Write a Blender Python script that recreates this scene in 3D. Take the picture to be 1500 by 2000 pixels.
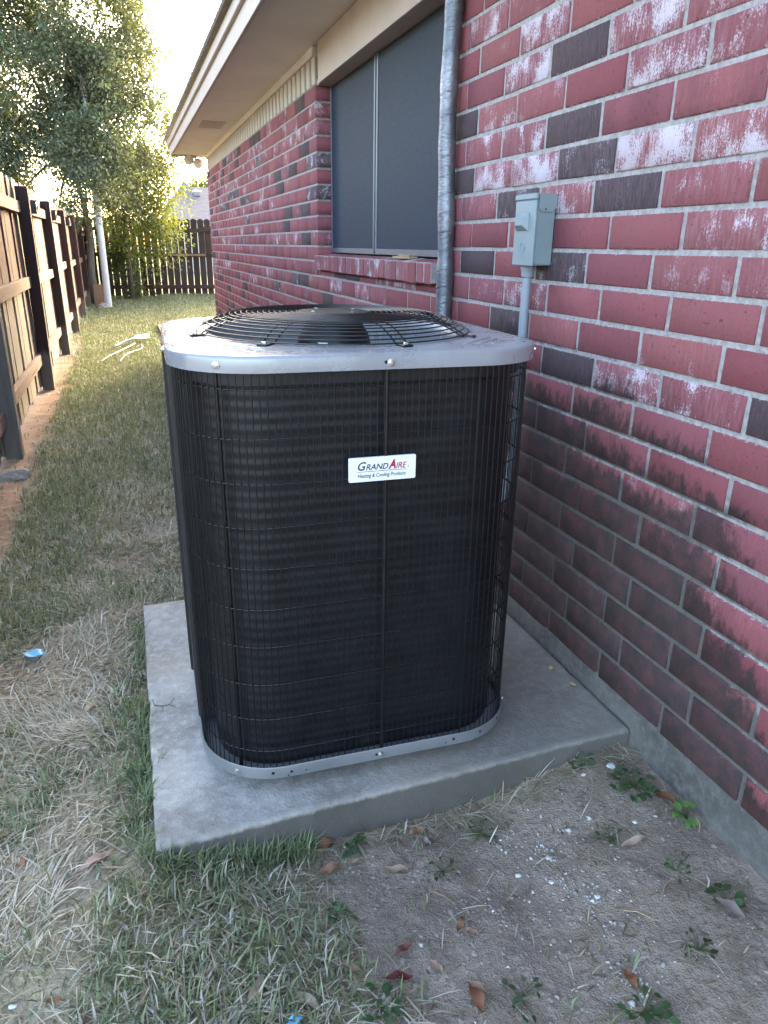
import bpy, math, random
import numpy as np
from mathutils import Vector, Matrix, noise as mnoise

random.seed(7)
rng = np.random.default_rng(11)
scene = bpy.context.scene
for o in list(bpy.data.objects):
    bpy.data.objects.remove(o)

# ------------------------------------------------------------------ camera
CAM_H = 1.165
cam_data = bpy.data.cameras.new('camera')
cam = bpy.data.objects.new('camera', cam_data)
scene.collection.objects.link(cam)
FPX = 1405.0
vy = np.array([234 - 750., 474 - 1000., FPX]); vy /= np.linalg.norm(vy)
vz = np.array([50., -3850., -FPX]); vz /= np.linalg.norm(vz)
vz = vz - vz.dot(vy) * vy; vz /= np.linalg.norm(vz)
vx = np.cross(vy, vz)
RW = np.array([vx, vy, vz])
m = Matrix.Identity(4)
for r in range(3):
    m[r][0] = RW[r, 0]; m[r][1] = -RW[r, 1]; m[r][2] = -RW[r, 2]
m[2][3] = CAM_H
cam.matrix_world = m
cam_data.sensor_fit = 'HORIZONTAL'
cam_data.sensor_width = 36.0
cam_data.lens = FPX / 1500.0 * 36.0
cam_data.clip_start = 0.02
cam_data.clip_end = 2000
scene.camera = cam

# ------------------------------------------------------------------ sky, sun, exposure
SUN_EL = math.radians(15.0)
SUN_AZ = math.radians(26.0)            # measured from +Y towards +X
world = bpy.data.worlds.new('World'); scene.world = world
world.use_nodes = True
wn = world.node_tree; wn.nodes.clear()
sky = wn.nodes.new('ShaderNodeTexSky'); sky.sky_type = 'NISHITA'
sky.sun_disc = False
sky.sun_elevation = SUN_EL
sky.sun_rotation = SUN_AZ
sky.air_density = 0.85; sky.dust_density = 3.5; sky.ozone_density = 0.3
bg = wn.nodes.new('ShaderNodeBackground'); bg.inputs[1].default_value = 0.15
wo = wn.nodes.new('ShaderNodeOutputWorld')
wn.links.new(sky.outputs[0], bg.inputs[0]); wn.links.new(bg.outputs[0], wo.inputs[0])
sun_data = bpy.data.lights.new('sun', 'SUN')
sun_data.energy = 0.7; sun_data.angle = math.radians(12); sun_data.color = (1.0, 0.82, 0.55)
sun = bpy.data.objects.new('sun', sun_data); scene.collection.objects.link(sun)
sdir = Vector((math.sin(SUN_AZ) * math.cos(SUN_EL), math.cos(SUN_AZ) * math.cos(SUN_EL), math.sin(SUN_EL)))
sun.rotation_euler = sdir.to_track_quat('Z', 'Y').to_euler()
sun.location = (3, 30, 12)
scene.view_settings.view_transform = 'Standard'
scene.view_settings.look = 'None'
scene.view_settings.exposure = 3.65
scene.view_settings.gamma = 1.0
scene.view_settings.use_curve_mapping = False
scene.render.engine = 'CYCLES'
scene.cycles.use_denoising = True
scene.cycles.max_bounces = 8
scene.cycles.transparent_max_bounces = 6

# ------------------------------------------------------------------ helpers
COL = scene.collection

def mesh_np(name, verts, quads=None, tris=None, smooth=False, col=None, colname='col'):
    verts = np.asarray(verts, dtype=np.float32).reshape(-1, 3)
    q = np.zeros((0, 4), np.int32) if quads is None else np.asarray(quads, np.int32).reshape(-1, 4)
    t = np.zeros((0, 3), np.int32) if tris is None else np.asarray(tris, np.int32).reshape(-1, 3)
    me = bpy.data.meshes.new(name)
    me.vertices.add(len(verts)); me.vertices.foreach_set('co', verts.ravel())
    nl = q.size + t.size
    me.loops.add(nl)
    me.loops.foreach_set('vertex_index', np.concatenate([q.ravel(), t.ravel()]))
    me.polygons.add(len(q) + len(t))
    ls = np.concatenate([np.arange(len(q)) * 4, q.size + np.arange(len(t)) * 3]).astype(np.int32)
    me.polygons.foreach_set('loop_start', ls)
    if smooth:
        me.polygons.foreach_set('use_smooth', np.ones(len(q) + len(t), bool))
    me.update(calc_edges=True)
    me.validate()
    if col is not None:
        a = me.color_attributes.new(colname, 'FLOAT_COLOR', 'POINT')
        c = np.ones((len(verts), 4), np.float32); c[:, :3] = col
        a.data.foreach_set('color', c.ravel())
    return me

def link(name, me, mat=None, parent=None, loc=None, rotz=0.0):
    o = bpy.data.objects.new(name, me)
    COL.objects.link(o)
    if mat is not None and me is not None:
        if not me.materials:
            me.materials.append(mat)
    if parent is not None:
        o.parent = parent
    if loc is not None:
        o.location = loc
    if rotz:
        o.rotation_euler = (0, 0, rotz)
    return o

def tag(o, label, cat, group=None):
    o['label'] = label; o['category'] = cat
    if group:
        o['group'] = group
    return o

def empty(name, loc=(0, 0, 0), rotz=0.0):
    o = bpy.data.objects.new(name, None); COL.objects.link(o)
    o.location = loc; o.rotation_euler = (0, 0, rotz); o.empty_display_size = 0.1
    return o

class MB:
    def __init__(s):
        s.v = []; s.f = []
    def add(s, vs, fs):
        b = len(s.v); s.v += [tuple(p) for p in vs]; s.f += [tuple(i + b for i in f) for f in fs]
    def box(s, a, b, bev=0.0):
        x0, y0, z0 = a; x1, y1, z1 = b
        if bev <= 0:
            vs = [(x0, y0, z0), (x1, y0, z0), (x1, y1, z0), (x0, y1, z0), (x0, y0, z1), (x1, y0, z1), (x1, y1, z1), (x0, y1, z1)]
            s.add(vs, [(0, 3, 2, 1), (4, 5, 6, 7), (0, 1, 5, 4), (1, 2, 6, 5), (2, 3, 7, 6), (3, 0, 4, 7)])
            return
        # chamfered box: 24 verts
        vs = []; idx = {}
        for sx in (0, 1):
            for sy in (0, 1):
                for sz in (0, 1):
                    X = (x0, x1)[sx]; Y = (y0, y1)[sy]; Z = (z0, z1)[sz]
                    bx = bev if sx == 0 else -bev; by = bev if sy == 0 else -bev; bz = bev if sz == 0 else -bev
                    for ax, p in enumerate(((X, Y + by, Z + bz), (X + bx, Y, Z + bz), (X + bx, Y + by, Z))):
                        idx[(sx, sy, sz, ax)] = len(vs); vs.append(p)
        fs = []
        g = lambda a, b, c, ax: idx[(a, b, c, ax)]
        fs.append((g(0,0,0,0), g(0,0,1,0), g(0,1,1,0), g(0,1,0,0)))
        fs.append((g(1,0,0,0), g(1,1,0,0), g(1,1,1,0), g(1,0,1,0)))
        fs.append((g(0,0,0,1), g(1,0,0,1), g(1,0,1,1), g(0,0,1,1)))
        fs.append((g(0,1,0,1), g(0,1,1,1), g(1,1,1,1), g(1,1,0,1)))
        fs.append((g(0,0,0,2), g(0,1,0,2), g(1,1,0,2), g(1,0,0,2)))
        fs.append((g(0,0,1,2), g(1,0,1,2), g(1,1,1,2), g(0,1,1,2)))
        for a in (0, 1):
            for b in (0, 1):
                fs.append((g(a,b,0,0), g(a,b,1,0), g(a,b,1,1), g(a,b,0,1)))
                fs.append((g(a,0,b,0), g(a,1,b,0), g(a,1,b,2), g(a,0,b,2)))
                fs.append((g(0,a,b,1), g(1,a,b,1), g(1,a,b,2), g(0,a,b,2)))
                for c in (0, 1):
                    fs.append((g(a,b,c,0), g(a,b,c,1), g(a,b,c,2)))
        s.add(vs, fs)
    def tube(s, pts, r, n=6, cap=True, closed=False):
        pts = [Vector(p) for p in pts]
        rs = r if isinstance(r, (list, tuple)) else [r] * len(pts)
        b = len(s.v); k = len(pts); up = None
        for i, p in enumerate(pts):
            if closed:
                t = pts[(i + 1) % k] - pts[i - 1]
            else:
                t = pts[min(i + 1, k - 1)] - pts[max(i - 1, 0)]
            t.normalize()
            if up is None:
                up = Vector((0, 0, 1)) if abs(t.z) < 0.9 else Vector((1, 0, 0))
            a = t.cross(up).normalized(); c = a.cross(t).normalized(); up = c
            for j in range(n):
                an = 2 * math.pi * (j + .5) / n
                s.v.append(tuple(p + (a * math.cos(an) + c * math.sin(an)) * rs[i]))
        for i in range(k if closed else k - 1):
            i2 = (i + 1) % k
            for j in range(n):
                j2 = (j + 1) % n
                s.f.append((b + i * n + j, b + i * n + j2, b + i2 * n + j2, b + i2 * n + j))
        if cap and not closed:
            s.f.append(tuple(b + j for j in range(n))[::-1]); s.f.append(tuple(b + (k - 1) * n + j for j in range(n)))
    def lathe(s, prof, n=32, center=(0, 0), axis='z', cap=True):
        b = len(s.v)
        for (r, z) in prof:
            for j in range(n):
                a = 2 * math.pi * j / n
                s.v.append((center[0] + r * math.cos(a), center[1] + r * math.sin(a), z))
        for i in range(len(prof) - 1):
            for j in range(n):
                j2 = (j + 1) % n
                s.f.append((b + i * n + j, b + i * n + j2, b + (i + 1) * n + j2, b + (i + 1) * n + j))
        if cap:
            s.f.append(tuple(b + j for j in range(n))[::-1]); s.f.append(tuple(b + (len(prof) - 1) * n + j for j in range(n)))
    def loft(s, loops, closed=True, capa=False, capb=False):
        b = len(s.v); n = len(loops[0])
        for L in loops:
            s.v += [tuple(p) for p in L]
        for i in range(len(loops) - 1):
            for j in range(n):
                j2 = (j + 1) % n
                s.f.append((b + i * n + j, b + i * n + j2, b + (i + 1) * n + j2, b + (i + 1) * n + j))
        if capa:
            s.f.append(tuple(b + j for j in range(n))[::-1])
        if capb:
            s.f.append(tuple(b + (len(loops) - 1) * n + j for j in range(n)))
    def xf(s, M):
        s.v = [tuple(M @ Vector(p)) for p in s.v]; return s
    def mesh(s, name, smooth=False, angle=None, col=None):
        me = bpy.data.meshes.new(name); me.from_pydata(s.v, [], s.f)
        if smooth or angle:
            me.polygons.foreach_set('use_smooth', np.ones(len(me.polygons), bool))
            if angle:
                try:
                    me.set_sharp_from_angle(angle=math.radians(angle))
                except Exception:
                    pass
        me.update()
        if col is not None:
            a = me.color_attributes.new('col', 'FLOAT_COLOR', 'POINT')
            c = np.ones((len(me.vertices), 4), np.float32); c[:, :3] = col
            a.data.foreach_set('color', c.ravel())
        return me
    def build(s, name, mat, parent=None, smooth=False, angle=None, loc=None, rotz=0.0, col=None):
        return link(name, s.mesh(name, smooth, angle, col), mat, parent, loc, rotz)

def ss(a, b, x):
    t = np.clip((np.asarray(x, float) - a) / (b - a), 0, 1)
    return t * t * (3 - 2 * t)

_T = rng.random((256, 256))
def vnoise(x, y, f=1.0, seed=0):
    x = np.asarray(x, float) * f + seed * 17.13; y = np.asarray(y, float) * f + seed * 5.71
    xi = np.floor(x).astype(int); yi = np.floor(y).astype(int)
    u = x - xi; v = y - yi; u = u * u * (3 - 2 * u); v = v * v * (3 - 2 * v)
    a = _T[xi % 256, yi % 256]; b = _T[(xi + 1) % 256, yi % 256]
    c = _T[xi % 256, (yi + 1) % 256]; d = _T[(xi + 1) % 256, (yi + 1) % 256]
    return (a * (1 - u) + b * u) * (1 - v) + (c * (1 - u) + d * u) * v
def fbm(x, y, f=1.0, seed=0, oc=3):
    s = 0; a = .5; w = 0
    for k in range(oc):
        s = s + a * vnoise(x, y, f * 2 ** k, seed + k); w += a; a *= .5
    return s / w

# ------------------------------------------------------------------ material helpers
class NT:
    def __init__(s, name):
        s.m = bpy.data.materials.new(name); s.m.use_nodes = True
        s.t = s.m.node_tree; s.t.nodes.clear()
        s.out = s.n('ShaderNodeOutputMaterial'); s.b = s.n('ShaderNodeBsdfPrincipled')
        s.l(s.b.outputs[0], s.out.inputs[0])
        s._pos = None
    def n(s, t, **kw):
        d = s.t.nodes.new(t)
        for k, v in kw.items():
            setattr(d, k, v)
        return d
    def l(s, a, b):
        s.t.links.new(a, b)
    def val(s, sock, v):
        if isinstance(v, bpy.types.NodeSocket):
            s.l(v, sock)
        elif v is not None:
            if hasattr(sock.default_value, '__len__') and not hasattr(v, '__len__'):
                v = (v,) * len(sock.default_value)
            if hasattr(v, '__len__') and len(v) == 3 and len(sock.default_value) == 4:
                v = (*v, 1)
            sock.default_value = v
    def pos(s, obj=False):
        if obj:
            return s.n('ShaderNodeTexCoord').outputs['Object']
        if s._pos is None:
            s._pos = s.n('ShaderNodeNewGeometry').outputs['Position']
        return s._pos
    def map(s, v, scale=(1, 1, 1), loc=(0, 0, 0)):
        d = s.n('ShaderNodeMapping'); s.l(v, d.inputs[0]); d.inputs[3].default_value = scale; d.inputs[1].default_value = loc
        return d.outputs[0]
    def noise(s, v, scale, detail=3, rough=.55, dist=0.0):
        d = s.n('ShaderNodeTexNoise'); s.l(v, d.inputs['Vector']); d.inputs['Scale'].default_value = scale
        d.inputs['Detail'].default_value = detail; d.inputs['Roughness'].default_value = rough; d.inputs['Distortion'].default_value = dist
        return d.outputs['Fac']
    def voro(s, v, scale, feature='F1', out='Distance'):
        d = s.n('ShaderNodeTexVoronoi', feature=feature); s.l(v, d.inputs['Vector']); d.inputs['Scale'].default_value = scale
        return d.outputs[out]
    def ramp(s, f, a, b, va=0.0, vb=1.0, smooth=True):
        d = s.n('ShaderNodeMapRange'); d.interpolation_type = 'SMOOTHSTEP' if smooth else 'LINEAR'
        s.val(d.inputs[0], f); s.val(d.inputs[1], a); s.val(d.inputs[2], b); s.val(d.inputs[3], va); s.val(d.inputs[4], vb)
        return d.outputs[0]
    def math(s, op, a, b=None, c=None, clamp=False):
        d = s.n('ShaderNodeMath', operation=op, use_clamp=clamp); s.val(d.inputs[0], a)
        if b is not None: s.val(d.inputs[1], b)
        if c is not None: s.val(d.inputs[2], c)
        return d.outputs[0]
    def mix(s, f, a, b, mode='MIX'):
        d = s.n('ShaderNodeMix', data_type='RGBA', blend_type=mode); s.val(d.inputs[0], f); s.val(d.inputs[6], a); s.val(d.inputs[7], b)
        return d.outputs[2]
    def xyz(s, v):
        d = s.n('ShaderNodeSeparateXYZ'); s.l(v, d.inputs[0]); return d.outputs
    def attr(s, name='col'):
        d = s.n('ShaderNodeAttribute', attribute_name=name); return d.outputs['Color']
    def rgb(s, c):
        d = s.n('ShaderNodeSeparateColor'); s.l(c, d.inputs[0]); return d.outputs
    def bump(s, h, strength=.5, dist=.003, normal=None):
        d = s.n('ShaderNodeBump'); s.l(h, d.inputs['Height']); d.inputs['Strength'].default_value = strength; d.inputs['Distance'].default_value = dist
        if normal is not None: s.l(normal, d.inputs['Normal'])
        s.l(d.outputs[0], s.b.inputs['Normal']); return d.outputs[0]
    def set(s, color=None, rough=None, metal=None, spec=None, **kw):
        if color is not None: s.val(s.b.inputs['Base Color'], color)
        if rough is not None: s.val(s.b.inputs['Roughness'], rough)
        if metal is not None: s.val(s.b.inputs['Metallic'], metal)
        if spec is not None: s.val(s.b.inputs['Specular IOR Level'], spec)
        return s
    def translucent(s, color, fac):
        tr = s.n('ShaderNodeBsdfTranslucent'); s.val(tr.inputs[0], color)
        mx = s.n('ShaderNodeMixShader'); s.val(mx.inputs[0], fac)
        s.l(s.b.outputs[0], mx.inputs[1]); s.l(tr.outputs[0], mx.inputs[2]); s.l(mx.outputs[0], s.out.inputs[0])

def stain_mask(t, extra=None):
    """Algae/splash stain on the low wall beside the condenser, with a shape of its own."""
    p = t.xyz(t.pos()); y = p[1]; z = p[2]
    fc = t.n('ShaderNodeFloatCurve'); cv = fc.mapping.curves[0]
    t.l(t.ramp(y, 0.0, 4.0, 0.0, 1.0, smooth=False), fc.inputs['Value'])
    ptsl = [(0.0, .16), (.5, .22), (.8, .36), (.92, .48), (1.03, .62), (1.12, .745), (1.32, .80), (1.55, .83), (2.1, .85), (2.6, .55), (4.0, .35)]
    cv.points[0].location = (0, ptsl[0][1]); cv.points[1].location = (1, ptsl[-1][1])
    for a, b in ptsl[1:-1]:
        cv.points.new(a / 4.0, b)
    fc.mapping.update()
    big = t.noise(t.map(t.pos(), (1, 1, .8)), 7, 4, .6)
    fine = t.noise(t.map(t.pos(), (1, 1, .45)), 45, 4, .7)
    # local height inside a course: algae sits on the lower part of each brick
    loc = t.math('FRACT', t.math('DIVIDE', t.math('SUBTRACT', z, .1801 - .0818), .0818))
    d = t.math('SUBTRACT', fc.outputs[0], z)
    d = t.math('ADD', d, t.math('MULTIPLY', t.math('SUBTRACT', big, .5), .40))
    d = t.math('ADD', d, t.math('MULTIPLY', t.math('SUBTRACT', fine, .5), .46))
    d = t.math('SUBTRACT', d, t.math('MULTIPLY', t.math('SUBTRACT', loc, .5), .16))
    if extra is not None:
        d = t.math('ADD', d, t.math('MULTIPLY', t.math('SUBTRACT', extra, .5), .20))
    return t.ramp(d, -.02, .12), t.ramp(d, .12, .5)

# ------------------------------------------------------------------ materials
M = {}
def mat_brick(course=True):
    t = NT('brick_clay' if course else 'sill_brick_clay'); p = t.pos()
    a = t.rgb(t.attr('col'))
    dark, eff, tone = a[0], a[1], a[2]
    streak = t.noise(t.map(p, (1, 6, .7)), 38, 3, .6)
    mott = t.noise(p, 22, 4, .6)
    fine = t.noise(p, 240, 2, .6)
    red = t.mix(tone, (.200, .056, .064), (.275, .086, .094))
    red = t.mix(t.ramp(mott, .35, .75, 0, .5), red, (.225, .066, .076))
    red = t.mix(t.ramp(streak, .52, .75, 0, .45), red, (.18, .048, .056))
    dk = t.mix(t.ramp(streak, .3, .75), (.050, .036, .042), (.095, .058, .064))
    tv = t.math('FRACT', t.math('MULTIPLY', tone, 7.31)); tw = t.math('FRACT', t.math('MULTIPLY', tone, 23.7))
    red = t.mix(t.ramp(tv, .0, 1.0, 0, .55), red, (.20, .068, .090))
    red = t.mix(t.ramp(tw, .55, 1.0, 0, .5), red, (.25, .084, .080))
    red = t.mix(t.math('MULTIPLY', t.ramp(tw, .35, .0, 0, .65), t.ramp(t.noise(p, 9, 3), .4, .65)), red, (.13, .045, .055))
    c = t.mix(t.ramp(t.math('ADD', dark, t.math('MULTIPLY', t.math('SUBTRACT', mott, .5), .35)), .35, .65), red, dk)
    # efflorescence: speckle gathered in blotches
    blot = t.noise(t.map(p, (1, 1, 1)), 13, 2, .5)
    sp1 = t.noise(t.map(p, (1, 1.3, 1)), 190, 4, .8)
    sp2 = t.noise(t.map(p, (1, 4, .6)), 42, 3, .6)
    e = t.math('ADD', t.math('MULTIPLY', sp1, .75), t.math('ADD', t.math('MULTIPLY', blot, .80), t.math('MULTIPLY', sp2, .25)))
    e = t.math('ADD', e, t.math('MULTIPLY', eff, .20))
    em = t.math('MULTIPLY', t.ramp(e, 1.04, 1.19), t.ramp(eff, .02, .45))
    c = t.mix(t.math('MULTIPLY', em, .80), c, (.60, .57, .63))
    # thin white bloom haze on the same bricks
    c = t.mix(t.math('MULTIPLY', eff, t.ramp(sp2, .35, .75, 0, .38)), c, (.45, .34, .38))
    pits = t.ramp(t.noise(p, 115, 3, .55), .64, .71)
    c = t.mix(t.math('MULTIPLY', pits, .6), c, (.07, .02, .02))
    zz = t.xyz(p)[2]
    loc = t.math('FRACT', t.math('DIVIDE', t.math('SUBTRACT', zz, .1801 - .0818), .0818))
    ed = t.math('SUBTRACT', t.math('MULTIPLY', t.math('MINIMUM', loc, t.math('SUBTRACT', 1.0, loc)), .0818), .0055)
    rag = t.math('SUBTRACT', t.math('MULTIPLY', t.ramp(t.noise(p, 120, 4, .75), .48, .85), .0075), ed)
    if course:
        c = t.mix(t.ramp(rag, .0, .0015, 0, .85), c, (.40, .38, .37))
    s1, s2 = stain_mask(t, tv)
    c = t.mix(t.math('MULTIPLY', s1, t.ramp(mott, .25, .7, .66, .97)), c, (.038, .031, .031))
    c = t.mix(t.math('MULTIPLY', s2, t.ramp(streak, .35, .75, .1, .38)), c, (.100, .072, .068))
    t.set(c, t.ramp(fine, .3, .7, .74, .92), spec=.3)
    h = t.math('ADD', t.math('MULTIPLY', fine, .6), t.math('MULTIPLY', streak, .9))
    h = t.math('SUBTRACT', h, t.math('MULTIPLY', pits, .6))
    t.bump(h, .55, .004)
    return t.m
def mat_mortar():
    t = NT('mortar'); p = t.pos()
    n1 = t.noise(p, 60, 4, .65); n2 = t.noise(p, 5, 3)
    c = t.mix(t.ramp(n1, .3, .7), (.27, .25, .245), (.40, .378, .37))
    c = t.mix(t.ramp(n2, .45, .8, 0, .3), c, (.33, .30, .27))
    s1, s2 = stain_mask(t)
    c = t.mix(t.math('MULTIPLY', s1, .80), c, (.095, .085, .077))
    t.set(c, .95, spec=.15); t.bump(t.math('ADD', n1, t.noise(p, 25, 2)), .9, .006)
    return t.m
def mat_concrete(name, base, dark, darken=False, sc=1.0):
    t = NT(name); p = t.pos()
    n1 = t.noise(p, 4.5 * sc, 5, .62); n2 = t.noise(p, 40, 4, .7); n3 = t.noise(p, 180, 2, .6)
    c = t.mix(t.ramp(n1, .32, .68), dark, base)
    c = t.mix(t.ramp(n2, .42, .70, 0, .5), c, tuple(min(1, b * 1.35) for b in base))
    c = t.mix(t.ramp(t.noise(p, 11, 4, .6, .6), .55, .72, 0, .45), c, tuple(d * .72 for d in dark))
    z = t.xyz(p)
    warm = t.ramp(t.noise(p, 2.6, 3), .52, .68, 0, .45)
    c = t.mix(warm, c, (base[0] * .95, base[1] * .86, base[2] * .74))
    sp = t.ramp(n3, .64, .72, 0, .6)
    c = t.mix(sp, c, tuple(d * .45 for d in dark))
    if darken:      # darker below the top edge, towards the front and towards the wall
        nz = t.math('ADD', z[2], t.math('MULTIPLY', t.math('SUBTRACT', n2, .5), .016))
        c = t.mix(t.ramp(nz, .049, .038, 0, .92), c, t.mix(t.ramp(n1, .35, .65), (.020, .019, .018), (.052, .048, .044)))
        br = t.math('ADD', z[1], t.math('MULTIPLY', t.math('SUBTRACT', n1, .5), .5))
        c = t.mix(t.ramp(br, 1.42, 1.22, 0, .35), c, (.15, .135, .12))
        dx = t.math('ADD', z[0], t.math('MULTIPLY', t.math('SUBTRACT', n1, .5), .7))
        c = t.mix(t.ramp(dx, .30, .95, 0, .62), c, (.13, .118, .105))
    t.set(c, .9, spec=.25)
    t.bump(t.math('ADD', t.math('MULTIPLY', n2, 1.0), t.math('MULTIPLY', n3, .5)), .6, .004)
    return t.m
def mat_paint(name, col, rough=.5, metal=0.0, var=.12, bump=.15, sc=30, spec=.5):
    t = NT(name); p = t.pos(True)
    n = t.noise(p, sc, 3)
    c = t.mix(t.ramp(n, .3, .7), tuple(x * (1 - var) for x in col), tuple(min(1, x * (1 + var)) for x in col))
    t.set(c, t.ramp(n, .3, .7, max(.05, rough - .06), min(1, rough + .06)), metal, spec=spec)
    if bump:
        t.bump(t.noise(p, sc * 6, 2), bump, .001)
    return t.m
def mat_wood(name, c1, c2, c3, axis='z', fade=None):
    t = NT(name); p = t.pos()
    sc = {'z': (9, 9, .7), 'y': (9, .7, 9), 'x': (.7, 9, 9)}[axis]
    oi = t.n('ShaderNodeObjectInfo')
    off = t.n('ShaderNodeVectorMath', operation='ADD'); t.l(t.map(p, sc), off.inputs[0])
    cb = t.n('ShaderNodeCombineXYZ'); t.l(t.math('MULTIPLY', oi.outputs['Random'], 40), cb.inputs[0]); t.l(t.math('MULTIPLY', oi.outputs['Random'], 17), cb.inputs[2])
    t.l(cb.outputs[0], off.inputs[1]); v = off.outputs[0]
    g = t.noise(v, 9, 5, .65, .4); g2 = t.noise(v, 2.2, 3, .5, 1.2)
    knot = t.ramp(t.voro(t.map(v, (.35, .35, 1.0)), 1.1), .03, .11, 1, 0)
    c = t.mix(t.ramp(g2, .3, .7), c1, c2)
    c = t.mix(t.ramp(g, .5, .75, 0, .7), c, c3)
    c = t.mix(t.math('MULTIPLY', t.math('SUBTRACT', oi.outputs['Random'], .25), .8, clamp=True), c, tuple(x * .55 for x in c1))
    c = t.mix(t.math('MULTIPLY', knot, .8), c, (.035, .02, .016))
    if fade:
        z = t.xyz(p)[2]
        f = t.ramp(t.math('ADD', z, t.math('MULTIPLY', t.math('SUBTRACT', g, .5), .25)), fade[0], fade[1])
        c = t.mix(f, fade[2], c)
    t.set(c, .82, spec=.25)
    t.bump(g, .5, .004)
    return t.m
def mat_leafy(name, tr=.45, trcol=None, rough=.5):
    t = NT(name); c = t.attr('col')
    t.set(c, rough, spec=.4)
    t.translucent(t.mix(.5, c, trcol if trcol else (.30, .34, .04)), tr)
    return t.m

M['brick'] = mat_brick(); M['sillbrick'] = mat_brick(False); M['mortar'] = mat_mortar()
M['pad'] = mat_concrete('pad_concrete', (.39, .370, .340), (.215, .202, .185), darken=True)
M['found'] = mat_concrete('foundation_concrete', (.150, .143, .133), (.085, .081, .076))
M['trim'] = mat_paint('beige_trim_paint', (.48, .445, .395), .6, var=.08, sc=6, bump=.3)
M['panel'] = mat_paint('beige_panel_paint', (.43, .36, .318), .6, var=.08, sc=6, bump=.3)
M['soffit'] = mat_paint('soffit_paint', (.70, .665, .61), .7, var=.06, sc=3)
M['shingle'] = None
M['acgrey'] = mat_paint('grey_enamel', (.30, .31, .33), .34, .2, var=.05, bump=.05, sc=10)
def mat_lid():
    t = NT('dusty_grey_enamel'); p = t.pos(True)
    n = t.noise(p, 7, 4, .6); sp = t.noise(p, 95, 3, .7); drop = t.ramp(t.voro(p, 42), .10, .16)
    c = t.mix(t.ramp(n, .3, .7), (.275, .285, .305), (.315, .325, .345))
    dust = t.math('MULTIPLY', t.ramp(n, .35, .75), t.ramp(sp, .30, .75))
    c = t.mix(t.math('MULTIPLY', dust, .22), c, (.38, .365, .34))
    c = t.mix(t.ramp(drop, .0, 1.0, .08, 0), c, (.42, .41, .39))
    t.set(c, t.math('ADD', t.ramp(n, .3, .7, .20, .30), t.math('MULTIPLY', dust, .18)), .25)
    t.bump(t.noise(p, 5, 2), .12, .01)
    return t.m
M['acgrey'] = mat_lid()
M['acpan'] = mat_paint('grey_pan_enamel', (.175, .18, .19), .42, .25, var=.08, bump=.05, sc=10)
M['black'] = mat_paint('black_coated_wire', (.005, .0055, .007), .35, 0, bump=0)
M['blackpanel'] = mat_paint('black_panel_paint', (.008, .009, .012), .5, 0, bump=.1)
M['coil'] = mat_paint('black_coil_fin', (.0048, .0060, .0090), .45, .1, var=.05, bump=0, sc=20)
M['motor'] = mat_paint('black_motor', (.012, .012, .014), .45, .2, bump=.1)
M['alu'] = mat_paint('aluminium', (.66, .68, .71), .45, .5, bump=.05)
M['zinc'] = mat_paint('zinc_bolt', (.55, .55, .55), .3, .9, bump=0)
M['hole'] = mat_paint('dark_hole', (.006, .006, .006), .9, 0, bump=0)
M['badge'] = mat_paint('white_plate', (.78, .79, .80), .35, 0, var=.01, bump=0)
M['ink'] = mat_paint('black_ink', (.012, .012, .02), .6, 0, bump=0)
M['redink'] = mat_paint('red_ink', (.42, .012, .05), .6, 0, bump=0)
M['boxgrey'] = mat_paint('grey_box_enamel', (.20, .255, .275), .42, .0, var=.04, bump=.08, sc=12)
M['conduit'] = mat_paint('grey_pvc', (.24, .27, .31), .5, 0, var=.1, bump=.1, sc=14)
M['screen'] = mat_paint('solar_screen_mesh', (.029, .041, .062), .6, 0, var=.05, bump=.2, sc=60, spec=.10)
M['screenframe'] = mat_paint('screen_frame_metal', (.13, .155, .185), .42, .4, bump=.05)
M['glass'] = mat_paint('dark_glass', (.02, .025, .03), .1, 0, bump=0)
M['postbrown'] = mat_wood('dark_brown_stain_post', (.040, .022, .020), (.055, .032, .028), (.022, .013, .012), 'z', fade=(.22, .30, (.13, .115, .10)))
M['postgrey'] = mat_wood('weathered_grey_post', (.13, .12, .11), (.18, .165, .15), (.06, .055, .05), 'z')
M['picket'] = mat_wood('tan_brown_picket', (.165, .112, .090), (.225, .160, .130), (.085, .045, .034), 'z', fade=(.10, .75, (.24, .195, .155)))
M['picketred'] = mat_wood('reddish_brown_picket', (.105, .046, .038), (.150, .068, .055), (.040, .019, .018), 'z', fade=(.80, .86, (.235, .20, .165)))
M['rail'] = mat_wood('tan_brown_rail', (.20, .130, .100), (.26, .175, .138), (.10, .062, .048), 'y')
M['backfence'] = mat_wood('dark_brown_picket', (.052, .034, .030), (.070, .047, .041), (.030, .020, .018), 'z')
M['backrail'] = mat_wood('dark_brown_rail', (.045, .030, .027), (.060, .040, .036), (.026, .018, .016), 'x')
M['plank'] = mat_wood('raw_plank', (.20, .13, .085), (.26, .17, .11), (.12, .08, .05), 'z')
M['bark'] = mat_wood('bark', (.10, .085, .075), (.16, .14, .125), (.045, .038, .033), 'z')
M['twig'] = mat_paint('twig_bark', (.07, .058, .048), .85, 0, bump=0)
M['pole'] = mat_paint('galvanised_pole', (.50, .54, .57), .45, .15, var=.06, bump=.05)
M['leaf'] = mat_leafy('tree_leaf', .42)
M['grass'] = mat_leafy('grass_blade', .32, (.20, .24, .06), .6)
M['weed'] = mat_leafy('weed_leaf', .30, (.18, .30, .05), .5)
M['dryleaf'] = mat_leafy('dry_leaf', .15, (.3, .18, .08), .6)
M['plastic'] = mat_paint('black_plastic', (.010, .010, .011), .4, 0, bump=.05)
M['bulb'] = mat_paint('flood_bulb_glass', (.55, .54, .50), .25, 0, bump=0)
M['white'] = mat_paint('white_fragment', (.62, .62, .60), .7, 0, var=.15, bump=.3)
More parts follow.
